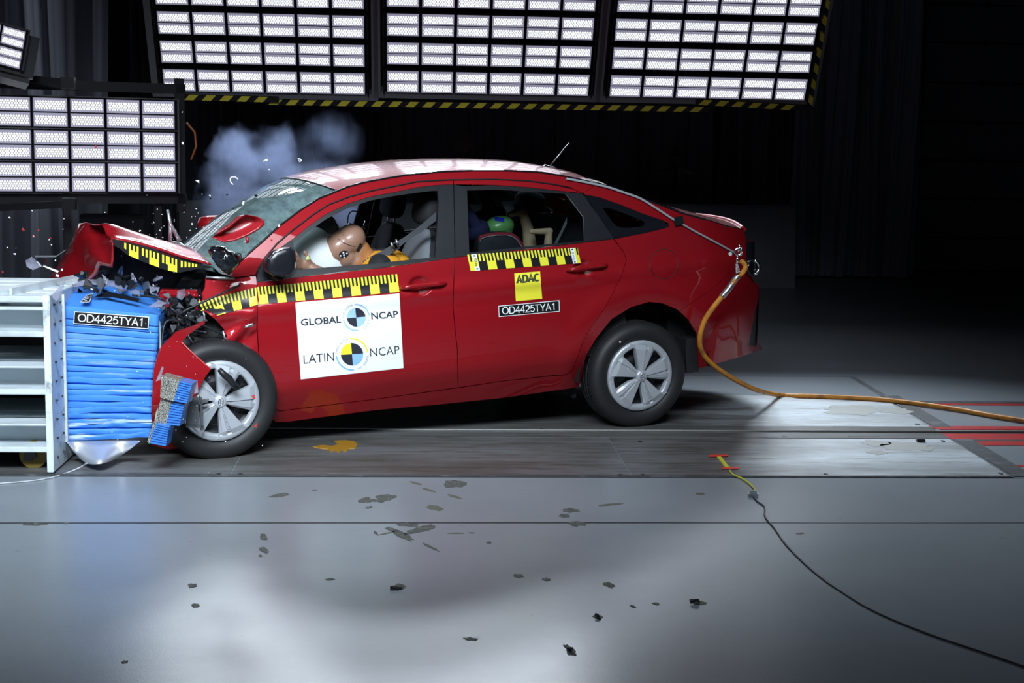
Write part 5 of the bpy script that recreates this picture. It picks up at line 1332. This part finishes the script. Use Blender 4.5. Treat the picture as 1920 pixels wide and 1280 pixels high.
# hand: palm, curled fingers, thumb pointing up
b.sphere(D(574, 496, .21), .034, 0, 14, 10, (1.15, .55, .95)); b.sphere(D(582, 500, .21), .030, 0, 14, 10, (1.1, .6, .9))
for i, (x0_, y0_, x1_, y1_, x2_, y2_, r) in enumerate(((563, 488, 557, 478, 553, 470, .0095), (565, 493, 556, 487, 551, 482, .0095), (564, 498, 556, 496, 551, 492, .009), (566, 502, 558, 503, 553, 501, .008))):
    cap(b, [D(x0_, y0_, .20 + i * .004), D(x1_, y1_, .185 + i * .004), D(x2_, y2_, .195 + i * .004)], [r + .001, r, r * .85], 8)
cap(b, [D(581, 492, .20), D(576, 480, .19), D(571, 472, .19)], [.0125, .0115, .010], 10)
def pk(c):
    x = Vector(c) ; q = CM @ (x + dp)
    if (x - D(676, 479, HV)).length < .085 and (x - hc).dot(axis) < .5 and (x - D(650, 452, HV)).length > .100 and (x - D(640, 470, HV)).length > .108: return 1
    if (x - D(575, 497, .2)).length < .11 or (x - D(600, 512, .2)).length < .06: return 2
    if (x - hc).length < .19: return 0
    return 3
body = skin('body', b, .0065, [M['skull'], M['jaw'], M['hand'], M['fabric_dark']], pk, dummy)
b = MB(); b.sphere(D(712, 496, .40), .105, 0, 20, 12, (1.15, 1.6, .75)); b.sphere(D(730, 500, .44), .12, 0, 20, 12, (1, 1.3, .8)); b.build('suit', M['suit'], dummy)
# marks on the head: seam, target, tape, bolts
def on_head(px, py, lift=.001):
    """point of the dummy's skin seen at this picture point"""
    return None
from mathutils.bvhtree import BVHTree
bvh = BVHTree.FromPolygons([v.co for v in body.data.vertices], [tuple(p.vertices) for p in body.data.polygons])
def hs(px, py, off):
    r = cray(px, py); h = bvh.ray_cast(CO - dp, r.normalized())
    return (h[0] + h[1] * (-off)) if h[0] is not None else D(px, py, .32)
b = MB(); b.tube([hs(x, y, .0) for x, y in ((623, 424), (622, 430), (626, 439), (634, 448), (644, 455), (656, 460), (665, 462))], .0022, 5); b.build('skull_seam', M['black'], dummy)
d = Decal(hs, [M['black'], M['sticker']])
d.disc((644.5, 476.5), (8.8, -3), (2.5, 6.2), 0, 360, 0, off=-.0015)
for x, y in ((638.5, 479), (643.5, 473.5), (650, 474.5), (644.5, 477.5), (645, 482)): d.disc((x, y), (1.7, 0), (0, 1.7), 0, 360, 1, off=-.003, n=10)
d.build('target_sticker', dummy)
d = Decal(hs, [M['black']]); d.sheet([(675, 455), (680, 458.5), (673, 473), (667.5, 469.5)], 0, -.0015, 5, 6); d.build('black_tape', dummy)
b = MB(); pass
for px, py, r_ in ((619, 441, .0075), (645, 440, .006)):
    b = MB(); b.sphere(hs(px, py, .0), r_, 0, 10, 8); b.build('head_bolt', M['steel'], dummy)
b = MB()
for i in range(7): b.tube(catmull([D(693, 470, .42), D(700 + i * 2, 466 + i, .43), D(704 + i * 3, 474 + i * .5, .44)], 4), .005, 6)
b.build('neck_cable', M['grey_metal'], dummy)
d = Decal(hs, [mat('tape_pale', (.62, .66, .28), .5)]); d.sheet([(570.5, 484), (579, 478.5), (581.5, 483), (575, 488)], 0, -.002, 4, 4); d.sheet([(577, 478), (581, 480), (580.5, 486), (577, 487)], 0, -.0022, 3, 3); d.build('thumb_tape', dummy)

# ---- child seat with its dummy
sp_ = cv(930, 480, .45); cs = carempty('child_carrier', sp_); cs.matrix_world = CM @ Matrix.Translation(sp_)
tag(cs, 'black child seat with red edging and blue padding behind the rear door window', 'child seat')
E_ = lambda x, y, v: cv(x, y, v) - sp_
M['seat_black'] = mat('seat_black', (.014, .016, .022), .7); M['seat_red'] = mat('seat_red', (.22, .012, .025), .8); M['seat_blue'] = mat('seat_blue', (.012, .013, .06), .85); M['piping'] = mat('piping', (.35, .35, .38), .6)
WING = [(896, 470), (897, 448), (900, 441), (914, 437), (930, 435), (950, 434.5), (962, 437), (972, 444), (980, 455), (984, 466), (990, 500), (900, 505)]
def wing(v0, v1):
    b = MB(); q = [E_(*p, v0) for p in WING]; n = len(q); c = sum(q, Vector()) / n
    b.grid([[p + Vector((0, v1 - v0, 0)) for p in q], [(p - c) * 1.0 + c + Vector((0, .02, 0)) for p in q], [(p - c) * .985 + c + Vector((0, .005, 0)) for p in q], [(p - c) * .95 + c for p in q], [(p - c) * .5 + c - Vector((0, .012, 0)) for p in q], [c - Vector((0, .015, 0))] * n], 0, True, True); return b
wing(.30, .36).build('side_wing', M['seat_black'], cs); wing(.66, .72).build('side_wing', M['seat_black'], cs)
T = [E_(*p, .292) for p in WING[1:10]]; b = MB(); rows = []
for i, p in enumerate(WING[1:10]):
    cx, cy = 940, 480; rows.append([E_(p[0], p[1] + .5, .297), E_(lerp(p[0], cx, .035), p[1] + 3.2, .291), E_(lerp(p[0], cx, .07), p[1] + 6.0, .289)])
b.grid(rows); b.build('red_edging', M['seat_red'], cs)
b = MB(); b.tube([r[-1] + Vector((0, -.001, 0)) for r in rows], .0022, 5); b.build('piping', M['piping'], cs)
cushion('back_pad', E_(889, 446, .54), (.10, .34, .5), -.5, cs, [M['seat_blue'], M['seat_blue']], 3.5); cushion('head_pad', E_(878, 432, .52), (.20, .32, .10), -.3, cs, [M['seat_blue'], M['seat_blue']], 3)
cushion('side_pad', E_(898, 413, .68), (.34, .10, .10), -.25, cs, [M['seat_blue'], M['seat_blue']], 3); cushion('base', E_(945, 520, .51), (.5, .40, .2), 0, cs, [M['seat_black'], M['seat_black']], 4)
kp = cv(960, 470, .5); kid = carempty('child_dummy', kp); kid.matrix_world = CM @ Matrix.Translation(kp)
tag(kid, 'child dummy with green head and raised beige legs in the black child seat', 'dummy')
G = lambda x, y, v: cv(x, y, v) - kp
M['green'] = mat('green_head', (.11, .30, .095), .35, coat=.4); M['beige'] = mat('beige_skin', (.50, .36, .235), .5); M['kid_suit'] = mat('kid_suit', (.02, .022, .03), .8)
b = MB(); kh = G(936, 424, .47); b.sphere(kh, .088, 0, 24, 16, (1.0, .85, .68), Matrix.Rotation(-.12, 3, 'Y')); b.sphere(G(938, 432, .47), .072, 0, 20, 12, (1, .9, .7)); b.sphere(G(916, 431, .47), .012, 0, 10, 8)
cap(b, [G(942, 445, .48), G(952, 475, .50), G(985, 505, .52)], [.045, .075, .075]); cap(b, [G(950, 465, .40), G(950, 465, .62)], [.04, .04])
cap(b, [G(985, 505, .60), G(994, 462, .58), G(990, 430, .57), G(980, 397, .56)], [.055, .042, .034, .027]); cap(b, [G(981, 393, .56), G(968, 398, .555), G(955, 403, .55)], [.028, .023, .014])
cap(b, [G(985, 508, .44), G(1028, 475, .43), G(1028, 455, .43), G(1029, 437, .43)], [.05, .030, .025, .022]); cap(b, [G(1031, 433, .43), G(1012, 434, .425), G(996, 434, .42)], [.020, .018, .014])
cap(b, [G(950, 465, .38), G(965, 490, .36), G(985, 495, .40)], [.03, .025, .02]); cap(b, [G(950, 465, .64), G(965, 490, .66), G(985, 495, .62)], [.03, .025, .02])
for i in range(4): cap(b, [G(985, 495, .40), G(992 + i, 494 + i * 2, .40)], [.009, .007], 8)
kb = skin('body', b, .0055, [M['green'], M['beige'], M['kid_suit']], lambda c: 0 if (Vector(c) - kh).length < .105 else (1 if Vector(c).x > G(972, 470, .5).x - .02 or Vector(c).z > .1 else 2), kid)
bvh2 = BVHTree.FromPolygons([v.co for v in kb.data.vertices], [tuple(p.vertices) for p in kb.data.polygons])
def ks_(px, py, off):
    h = bvh2.ray_cast(CO - kp, cray(px, py).normalized()); return (h[0] + h[1] * (-off)) if h[0] is not None else G(px, py, .4)
d = Decal(ks_, [mat('blue_patch', (.012, .02, .35), .6)]); d.sheet([(927, 406.5), (945.5, 408.5), (945, 417), (928, 414)], 0, -.002, 5, 5); d.build('blue_patch', kid)
# ================================================================== the crash barrier
M['barrier_white'] = wear(mat('barrier_white', (.62, .69, .73), .45), (.42, .47, .48), 7, .52, .75, (.5, 1, 1))
M['barrier_edge'] = wear(mat('barrier_edge', (.66, .75, .78), .5), (.24, .25, .24), 14, .56, .70)
M['blue'] = mat('blue_sheet', (.055, .235, .70), .5, .0, spec=.35)
k = NT(M['blue']); nz = k.noise(4.5, 4, .6, k.pos((.5, 1, 5.5)))
f = k.ramp(nz, [(.56, (0, 0, 0)), (.66, (1, 1, 1))]); gz = k.new('ShaderNodeSeparateXYZ'); gp = k.n.new('ShaderNodeNewGeometry'); k.link(gp.outputs['Position'], gz.inputs[0])
low = k.math('MULTIPLY', f, k.math('SUBTRACT', 1.35, k.math('MULTIPLY', gz.outputs[2], 1.9), clamp=True), clamp=True)   # paint scraped off the lower sheets
k.link(k.mix(low, (.055, .235, .70), (.60, .70, .80)), k.b.inputs['Base Color'])
M['honeycomb'] = mat('honeycomb', (.34, .34, .29), .5, .5); k = NT(M['honeycomb'])
vz = k.new('ShaderNodeTexVoronoi', feature='DISTANCE_TO_EDGE'); vz.inputs['Scale'].default_value = 160; k.link(k.pos(), vz.inputs['Vector'])
k.link(k.ramp(vz.outputs['Distance'], [(.05, (.55, .54, .46)), (.16, (.05, .05, .05))]), k.b.inputs['Base Color'])
YP, YBK = 6.74, 7.0
barrier = empty('crash_barrier', (on_y(88, 700, YP).x, YP + .5, 0)); tag(barrier, 'white steel crash barrier with a crushed blue block on its face', 'barrier')
BL = Vector(barrier.location)
def bw(b, name, m, parent=barrier, **kw):
    o = b.build(name, m, parent, **kw)
    o.matrix_parent_inverse = Matrix.Translation(-BL); return o
xa, xb = on_y(83.5, 700, YP).x, on_y(96, 700, YP).x
zt, zb = on_y(88, 554, YP).z, on_y(90, 886, YP).z
b = MB(); b.box(((xa + xb) / 2, YP + .55, (zt + zb) / 2), (xb - xa, 1.10, zt - zb), bev=.003)
pl_ = bw(b, 'face_plate', M['barrier_edge'])
b = MB(); rn3 = random.Random(5)
for i in range(9):
    for yy in (.075, .19): MB().cyl((xb, YP + yy + rn3.uniform(-.01, .01), lerp(zb + .06, zt - .05, i / 8)), (xb + .006, YP + yy, lerp(zb + .06, zt - .05, i / 8)), .0055, 10).build('bolt', M['grey_metal'], pl_)
b = MB(); pz = .02
q = [(115.5, 548), (118.5, 548), (120, 850), (116, 850)]
b.box((xb + .007, YBK - .02, (zt + zb) / 2 + .04), (.012, .02, (zt - zb) * .86)); bw(b, 'mounting_strip', M['barrier_white'])
# I-beams lying along x, the plate bolted to their ends
x0 = -4.6; D = .16
def ibeam(pt, pft, pfb, pb):
    """picture rows at x=60: flange back edge, flange front top, flange front bottom, beam bottom"""
    zf = on_y(60, pft, YP + .02).z; zf2 = on_y(60, pfb, YP + .02).z; zb_ = on_y(60, pb, YP + .02).z
    b = MB(); xm = (x0 + xa) / 2; L = xa - x0
    b.box((xm, YP + .02 + .17, (zf + zf2) / 2), (L, .34, zf - zf2), bev=.003); b.box((xm, YP + .02 + .17, zb_ + .013), (L, .34, .026), bev=.003); b.box((xm, YP + .02 + .17, (zf + zb_) / 2), (L, .022, zf - zb_))
    b.box((xm, YP + .02 + .17 + .35, (zf + zf2) / 2), (L, .34, zf - zf2)) 
    return bw(b, 'steel_beam', M['barrier_white'])
ibeam(540, 576, 582, 632); ibeam(678, 687, 690.5, 740); ibeam(785, 795, 799, 848)
b = MB(); zz = on_y(60, 566, YP + .1).z + .02; L = xa - x0
for yy, wd in ((.09, .14), (.27, .14), (.45, .14), (.63, .14), (.83, .16)): b.box(((x0 + xa) / 2, YP + yy, zz), (L, wd, .03), bev=.004)
b.bar((xa - .30, YP + .03, zz + .022), (xa + .02, YP + .92, zz + .022), .10, .014); b.bar((xa - .16, YP + .06, zz + .03), (xa - .03, YP + .75, zz + .03), .012, .035)
bw(b, 'top_slat', M['barrier_white'])
b = MB(); b.box(((x0 + xa) / 2, YP + .9, .40), (L, .05, .74)); bw(b, 'back_web', M['black_metal'])
b = MB(); c0 = on_y(66, 872, YP + .17); cr = .066
b.tube([(c0.x + .0, c0.y - .03, cr), (c0.x, c0.y + .035, cr)], cr, 28); wh = bw(b, 'castor_wheel', mat('castor_yellow', (.30, .22, .04), .5))
b = MB(); b.cyl((c0.x, c0.y - .045, cr), (c0.x, c0.y + .05, cr), .018, 12); b.box((c0.x - .02, c0.y - .04, cr + .01), (.04, .012, .07)); bw(b, 'castor_bracket', M['grey_metal'])
# ---- deformable block of folded blue sheets
TL, TR, BR, BLc = (118, 572), (297.5, 590), (283, 822), (122, 827)
hb_ = hom([TL, TR, BR, BLc]); rows = []; NS = 21; rn4 = random.Random(9); zs_ = [0.0]
for i in range(NS): zs_.append(zs_[-1] + (rn4.uniform(.85, 1.15) if i else 1.9))
zs_ = [z / zs_[-1] for z in zs_]
def bright(t): return 1 + .012 * math.sin(t * 9) 
for i in range(NS):
    t0, t1 = zs_[i], zs_[i + 1]; amp = .0004 + .009 * smooth01((t0 - .35) / .5)
    for f_, dep in ((.0, .016), (.05, .0005), (.08, .0), (.5, -.0006), (.92, .0), (.95, .0005), (1.0, .016)):
        t = lerp(t0, t1, f_); row = []
        for j in range(37):
            s = j / 36; px, py = hb_(s * bright(t), t); py += (1.5 * math.sin(s * 3 + i * 2.3) + 2.2 * mnoise.noise(Vector((s * 4, i * 1.7, 0)))) * smooth01(t * 1.6) * (1 if 0 < i else .2)
            wv = amp * mnoise.noise(Vector((s * 5, i * 3.3, f_ * 1.2)))
            row.append(on_y(px, py, YBK + dep + wv + .02 * (s > .985)))
        rows.append(row)
b = MB(); b.grid(rows, 0, True, flip=True)
n = len(rows)
# the right-hand side and the crushed top
side = [[rows[i][-1], rows[i][-1] + Vector((.012, .12, 0)), rows[i][-1] + Vector((-.01 + .02 * math.sin(i * .9), .6, 0))] for i in range(n)]
b.grid(side, 0, True, flip=True)
left = [[rows[i][0], rows[i][0] + Vector((0, .9, 0))] for i in range(n)]; b.grid(left, 0, False)
block = bw(b, 'deformable_block', M['blue'], recalc=False)
topn = rows[0]; rows2 = [topn]
for f_, dz, dy in ((.2, .03, .12), (.45, .045, .25), (.7, .075, .40), (1.0, .05, .62)):
    rows2.append([p + Vector((0, dy, dz * (.5 + .9 * math.sin(math.pi * (.15 + .8 * j / 36))) + .02 * mnoise.noise(Vector((j * .22, f_ * 3, 5)))  - (.05 * (j / 36) ** 3))) for j, p in enumerate(topn)])
b = MB(); b.grid(rows2, 0, True); o = b.build('block_top', M['blue'], block)
def blk(b, name, m): 
    return b.build(name, m, block)
d = code_label('code_label', block, [(139.4, 583.4), (279.7, 593.8), (278, 616.9), (137.5, 606.6)], [(146.4, 587.6), (270.4, 597.3), (269.5, 611.6), (145.5, 602.8)], lambda x, y, o: on_y(x, y, YBK - .010 + o))
def topsurf(x, y, o): return on_plane(x, y, Vector(topn[10]) + Vector((0, .2, .062)), (0, -.16, 1)) + Vector((0, 0, -o))
d = Decal(topsurf, [M['sticker'], M['tape_black']]); d.sheet([(163, 554), (174, 551.5), (168, 568), (150, 568)], 0, -.004, 4, 4); d.sheet([(164, 555), (173, 552.8), (167, 567.3), (151.6, 567.3)], 1, -.005, 4, 4)
d.text('M42', [(155.5, 563.5), (165.5, 554.5), (171.5, 556.5), (163, 566.5)], 0, -.006); o = d.build('folded_label', block)
# buckled skin at the right edge
b = MB(); E0 = [(299, 600), (299, 650), (297, 690), (296, 715), (294, 745), (291, 780), (285, 818)]; E1 = [(301, 605), (302, 650), (300, 690), (301, 715), (302, 742), (297, 775), (287, 815)]
a_ = resample([Vector((*p, 0)) for p in E0], 20); c_ = resample([Vector((*p, 0)) for p in E1], 20)
b.grid([[on_y(lerp(p.x, q.x, t), lerp(p.y, q.y, t), YBK - .01 - .02 * math.sin(math.pi * t)) for t in (0, .5, 1)] for p, q in zip(a_, c_)]); blk(b, 'buckled_skin', wear(mat('skin_beige', (.42, .45, .36), .6), (.25, .36, .50), 12))
def frag(name, hq, bq, yy, th=.09):
    def ext(q, b, mi=0):
        p = [on_y(x, y, yy) for x, y in q]; n = len(p); b.add(p + [v + Vector((.01, th, 0)) for v in p], [list(range(n))[::-1], [n + i for i in range(n)]] + [[i, (i + 1) % n, n + (i + 1) % n, n + i] for i in range(n)], mi)
    b = MB(); 
    if hq: ext(hq, b)
    root = blk(b, 'honeycomb_core', M['honeycomb']) if hq else None
    b = MB(); h = hom(bq); ns = 9; rows = []
    for i in range(ns):
        for f_, dp in ((.04, .006), (.2, 0), (.8, 0), (.96, .006)): rows.append([on_y(*h(s, (i + f_) / ns), yy + dp + .002 * math.sin(s * 9 + i)) for s in (0, .25, .5, .75, 1)])
    b.grid(rows, 0, False, flip=True); ext(bq, b) if False else None
    b.grid([[r[-1], r[-1] + Vector((.01, th, 0))] for r in rows], 0, False, flip=True); b.grid([[r[0], r[0] + Vector((.01, th, 0))] for r in rows], 0, False); 
    q = rows[0]; b.grid([q, [v + Vector((.01, th, 0)) for v in q]], 0, False); q = rows[-1]; b.grid([q, [v + Vector((.01, th, 0)) for v in q]], 0, False, flip=True)
    return blk(b, 'bumper_fragment', M['blue_plain'])
M['blue_plain'] = mat('blue_sheet_plain', (.05, .21, .62), .35, .1, coat=.2)
frag('f', [(303, 704), (337, 713.5), (325.5, 752.5), (300, 745)], [(336, 713), (360, 719), (350, 757), (325, 752)], 6.72)
frag('f', [(301.5, 747), (322, 752), (311.5, 796), (292, 790)], [(321.5, 751.5), (345.5, 757), (336.5, 799), (311, 796.5)], 6.74)
frag('f', [(288, 790), (294, 792), (280, 832), (276, 828)], [(290, 792), (317.5, 799), (310.5, 837), (278, 831)], 6.71)
# bright sheet hanging out under the block
b = MB(); T = [(126, 827), (160, 827), (200, 826), (240, 825.5), (261, 825.5)]; Bm = [(127, 829), (142, 851), (165, 869), (205, 865), (238, 846), (261, 827)]
a_ = resample(catmull([Vector((*p, 0)) for p in T], 5), 30); c_ = resample(catmull([Vector((*p, 0)) for p in Bm], 5), 30)
b.grid([[on_y(lerp(p.x, q.x, t), lerp(p.y, q.y, t), 6.96 - .10 * t + .09 * math.sin(i * .35) * t) for t in (0, .25, .5, .75, 1)] for i, (p, q) in enumerate(zip(a_, c_))], 0, True)
o = blk(b, 'hanging_sheet', mat('dull_sheet', (.62, .64, .68), .5, .75)); md = o.modifiers.new('t', 'SOLIDIFY'); md.thickness = .003
# ================================================================== cables, tapes on the floor, smoke
M['orange'] = wear(mat('orange_hose', (.66, .26, .03), .5), (.25, .10, .03), 14, .5, .72, (1, 1, 1))
PD = []
for px, py, d_ in ((1387, 489, 8.05), (1394, 493, 8.05), (1397.5, 501, 8.05), (1393, 510, 8.04), (1382, 520, 8.03), (1368, 538, 8.02), (1352.5, 557, 8.02), (1335, 579, 8.03), (1320.5, 602, 8.05), (1312.5, 630, 8.08), (1314.5, 655, 8.14), (1330, 678, 8.22), (1356, 698, 8.34), (1390, 718, 8.5), (1422, 732, 8.68)): PD.append(at_depth(px, py, d_))
for px, py in ((1462, 740.5), (1500, 742), (1550, 743.5), (1640, 748), (1720, 756.5), (1800, 768), (1860, 779), (1925, 789.5), (2000, 803)): PD.append(on_floor(px, py, .017))
b = MB(); pp = catmull(PD, 7); b.tube(pp, .0145, 12); hose = b.build('tow_cable', M['orange']); tag(hose, 'orange cable looping from the car tail down onto the floor', 'cable')
b = MB(); sl = catmull([at_depth(1384, 517, 8.035), at_depth(1376, 527, 8.03), at_depth(1364, 544, 8.02), at_depth(1353, 556, 8.02)], 8); b.tube(sl, [.0185] * len(sl), 14)
ms = mat('wire_sleeve', (.5, .5, .52), .35, .9); k = NT(ms); wv = k.new('ShaderNodeTexVoronoi', feature='DISTANCE_TO_EDGE'); wv.inputs['Scale'].default_value = 110; k.link(k.obj(), wv.inputs['Vector'])
k.link(k.ramp(wv.outputs['Distance'], [(.08, (.6, .62, .66)), (.22, (.16, .08, .03))]), k.b.inputs['Base Color']); b.build('wire_sleeve', ms, hose)
b = MB(); e = at_depth(1385, 472, 8.0); X = RM[0]; Y_ = -RM[1]; sc = 8.0 / F
P = lambda px, py: at_depth(px, py, 8.0)
b.tube([P(1384 + 6 * math.cos(t), 472 + 6.5 * math.sin(t)) for t in [i * .42 for i in range(16)]], .0052, 8); b.tube([P(1387.5, 459), P(1386, 466), P(1384, 473)], .006, 8); b.tube([P(1384, 478), P(1382.5, 486), P(1381.5, 494)], .0075, 8); b.tube([P(1387, 460), P(1391, 467), P(1392, 475), P(1388, 480)], .0035, 6)
b.build('shackle', M['chrome'], hose)
b = MB(); b.grid([[P(1379.5, 493), P(1383, 493)], [P(1379.5, 503), P(1386, 503)], [P(1380, 513), P(1388, 510)]]); b.build('wire_strop', ms, hose)
b = MB(); q = cp(1368.5, 476, 0); b.cyl(q, q + Vector((0, -.006, 0)), .011, 16); b.build('white_dot', M['sticker'], quarter)
# grey measuring leads over the roof edge
M['lead'] = mat('grey_lead', (.33, .35, .37), .5)
b = MB()
for o_ in (0, 1): b.tube(catmull([cp(x, y + o_ * 1.6, -.012) for x, y in ((1062, 334), (1100, 341), (1140, 350), (1170, 360), (1200, 371), (1225, 386), (1245, 399), (1262, 410), (1272, 415))], 5), .0045, 6)
b.tube(catmull([cp(x, y, -.012) for x, y in ((1276, 418), (1300, 432), (1330, 448), (1358, 463), (1380, 475))], 5), .006, 6)
ld = b.build('measuring_lead', M['lead'], car)
b = MB(); cc = cp(1273, 414, -.016); b.box(cc, (.055, .014, .05), Matrix.Rotation(-.1, 3, 'Y'), bev=.004); b.build('lead_clip', M['black_plastic'], ld)
# yellow tape switch on the floor
M['switch'] = mat('yellow_switch', (.62, .60, .05), .5); M['red_tape'] = mat('red_tape', (.75, .06, .035), .5)
q = [fl(1343, 857), (fl(1351, 857)), fl(1370, 881), fl(1362, 881)]
ts = empty('tape_switch', (q[0][0], q[0][1], 0)); tag(ts, 'yellow contact strip taped to the steel floor plate behind the car', 'switch')
def tsb(b, name, m): o = b.build(name, m, ts); o.matrix_parent_inverse = Matrix.Translation(-Vector(ts.location)); return o
def slabm(pts, z0, h):
    b = MB(); n = len(pts); b.add([(x, y, z0 + h) for x, y in pts] + [(x, y, z0) for x, y in pts], [list(range(n))] + [[i, (i + 1) % n, n + (i + 1) % n, n + i] for i in range(n)]); return b
tsb(slabm(q, .004, .004), 'contact_strip', M['switch'])
for a in ([fl(1330, 855.5), fl(1365, 855), fl(1365, 858), fl(1330, 859)], [fl(1352, 879.5), fl(1386, 878.5), fl(1386, 881.5), fl(1353, 882)]): tsb(slabm(a, .0085, .0012), 'red_tape', M['red_tape'])
b = MB(); b.tube(catmull([on_floor(x, y, .009) for x, y in ((1368, 881), (1374, 889), (1390, 896), (1404, 905), (1414, 915), (1416, 922), (1414, 926))], 5), .0045, 6); tsb(b, 'yellow_wire', M['switch'])
b = MB(); c = on_floor(1412, 927, .012); b.box(c, (.045, .035, .024), bev=.006); b.box(c + Vector((0, 0, .014)), (.03, .012, .012), bev=.003); tsb(b, 'clamp', M['steel'])
b = MB(); b.tube(catmull([on_floor(x, y, .005) for x, y in ((1412, 930), (1420, 940), (1432, 948), (1434, 957), (1434, 967), (1442, 979), (1452, 990), (1470, 1016), (1492, 1040), (1520, 1066), (1550, 1090), (1585, 1113), (1620, 1135), (1660, 1155), (1710, 1176), (1760, 1195), (1850, 1225), (1930, 1253), (2000, 1280))], 5), .0036, 6)
tag(b.build('floor_cable', mat('dark_cable', (.035, .04, .04), .5)), 'thin dark cable running from the clamp to the lower right corner', 'cable')
b = MB(); b.tube(catmull([on_floor(x, y, .004) for x, y in ((-60, 910), (0, 906), (60, 901), (100, 894), (128, 885))] + [on_floor(150, 876, .02), on_floor(163, 868, .05)], 5), .0032, 6)
tag(b.build('white_wire', mat('white_wire', (.55, .58, .6), .5)), 'thin white wire on the floor in front of the white barrier', 'cable')
# yellow fluid splashed on the plate
M['fluid'] = mat('yellow_fluid', (.52, .27, .03), .12, coat=.6)
fp = [fl(*p) for p in ((587, 839), (604, 836), (622, 838), (634, 835), (626, 828), (648, 827), (664, 829), (671, 835), (666, 842), (654, 843), (650, 849), (640, 845), (636, 852), (629, 846), (620, 849), (616, 844), (600, 842))]
o = slabm(fp, .004, .003).build('fluid_splash', M['fluid']); tag(o, 'yellow fluid splashed on the steel plate under the car sill', 'fluid', kind='stuff')
b = MB(); c = on_floor(1726, 828, .004); b.box(c + Vector((0, 0, .008)), (.05, .03, .016), bev=.005); tag(b.build('black_lump', M['black_plastic']), 'small black lump lying on the steel plate at the right', 'debris')
for px, py, sz, lab in ((1305, 1126, .035, 'black bent scrap lying on the floor at the lower right'), (744, 1101, .03, 'small black scrap lying on the floor below the middle of the car'), (1068, 1217, .022, 'black drop shaped scrap lying near the bottom edge of the floor'), (1122, 1156, .022, 'black sliver lying on the floor right of the middle')):
    rr = random.Random(px); s_ = shard_mesh(sz, 5, rr, .1).build('floor_scrap', M['black_plastic']); s_.location = on_floor(px, py, sz * .3); s_.rotation_euler = (.1, -.1, rr.uniform(0, 6)); s_.scale = (1, .45, 1); tag(s_, lab, 'debris')

# ---- smoke from the crushed front, drifting over the windscreen
ms = bpy.data.materials.new('smoke'); ms.use_nodes = True; k = NT(ms); k.n.clear()
gp = k.n.new('ShaderNodeNewGeometry'); out = k.n.new('ShaderNodeOutputMaterial'); pv_ = k.new('ShaderNodeVolumePrincipled')
SM = [(446, 290, 9.5, 40, 44, .45, .8), (512, 288, 9.5, 46, 46, .40, 1.0), (478, 310, 9.45, 60, 52, .45, .9), (440, 345, 9.4, 52, 46, .45, .75), (520, 330, 9.5, 60, 40, .45, .8), (425, 385, 9.3, 46, 46, .5, .42), (490, 365, 9.4, 62, 40, .45, .6), (605, 322, 9.6, 55, 30, .4, .28), (628, 262, 9.7, 44, 46, .4, .17), (585, 290, 9.7, 55, 44, .4, .10), (660, 400, 9.6, 60, 40, .3, .5)]
tot = None
nz = k.noise(5.5, 8, .68, k.pos()); nz2 = k.noise(4.4, 6, .60, k.pos(), .6)
for px, py, d_, rx, ry, rd, a in SM:
    c = at_depth(px, py, d_); s_ = d_ / F; vs_ = k.new('ShaderNodeVectorMath', operation='SUBTRACT'); k.link(gp.outputs['Position'], vs_.inputs[0]); vs_.inputs[1].default_value = c
    dv = k.new('ShaderNodeVectorMath', operation='DIVIDE'); k.link(vs_.outputs[0], dv.inputs[0]); dv.inputs[1].default_value = (rx * s_, rd, ry * s_)
    ln = k.new('ShaderNodeVectorMath', operation='LENGTH'); k.link(dv.outputs[0], ln.inputs[0])
    rr = k.math('ADD', ln.outputs['Value'], k.math('MULTIPLY', k.math('SUBTRACT', nz2, .5), 3.0))
    v = k.math('MULTIPLY', k.math('SUBTRACT', 1.15, rr, clamp=True), a); tot = v if tot is None else k.math('MAXIMUM', tot, v)
den = k.math('MULTIPLY', tot, k.math('MULTIPLY', k.math('SUBTRACT', nz, .36, clamp=True), SMOKE_D)) if (SMOKE_D := 21.0) else None
k.link(den, pv_.inputs['Density']); pv_.inputs['Color'].default_value = (.52, .63, 1.0, 1); pv_.inputs['Anisotropy'].default_value = .1
k.link(pv_.outputs[0], out.inputs['Volume'])
c0 = at_depth(378, 432, 9.5); c1 = at_depth(716, 196, 9.5)
b = MB(); b.box(((c0.x + c1.x) / 2, c0.y + .12, (c0.z + c1.z) / 2), (c1.x - c0.x, 1.1, c1.z - c0.z))
o = b.build('smoke', ms); tag(o, 'bluish white smoke rising behind the crushed hood and windscreen', 'smoke', kind='stuff')
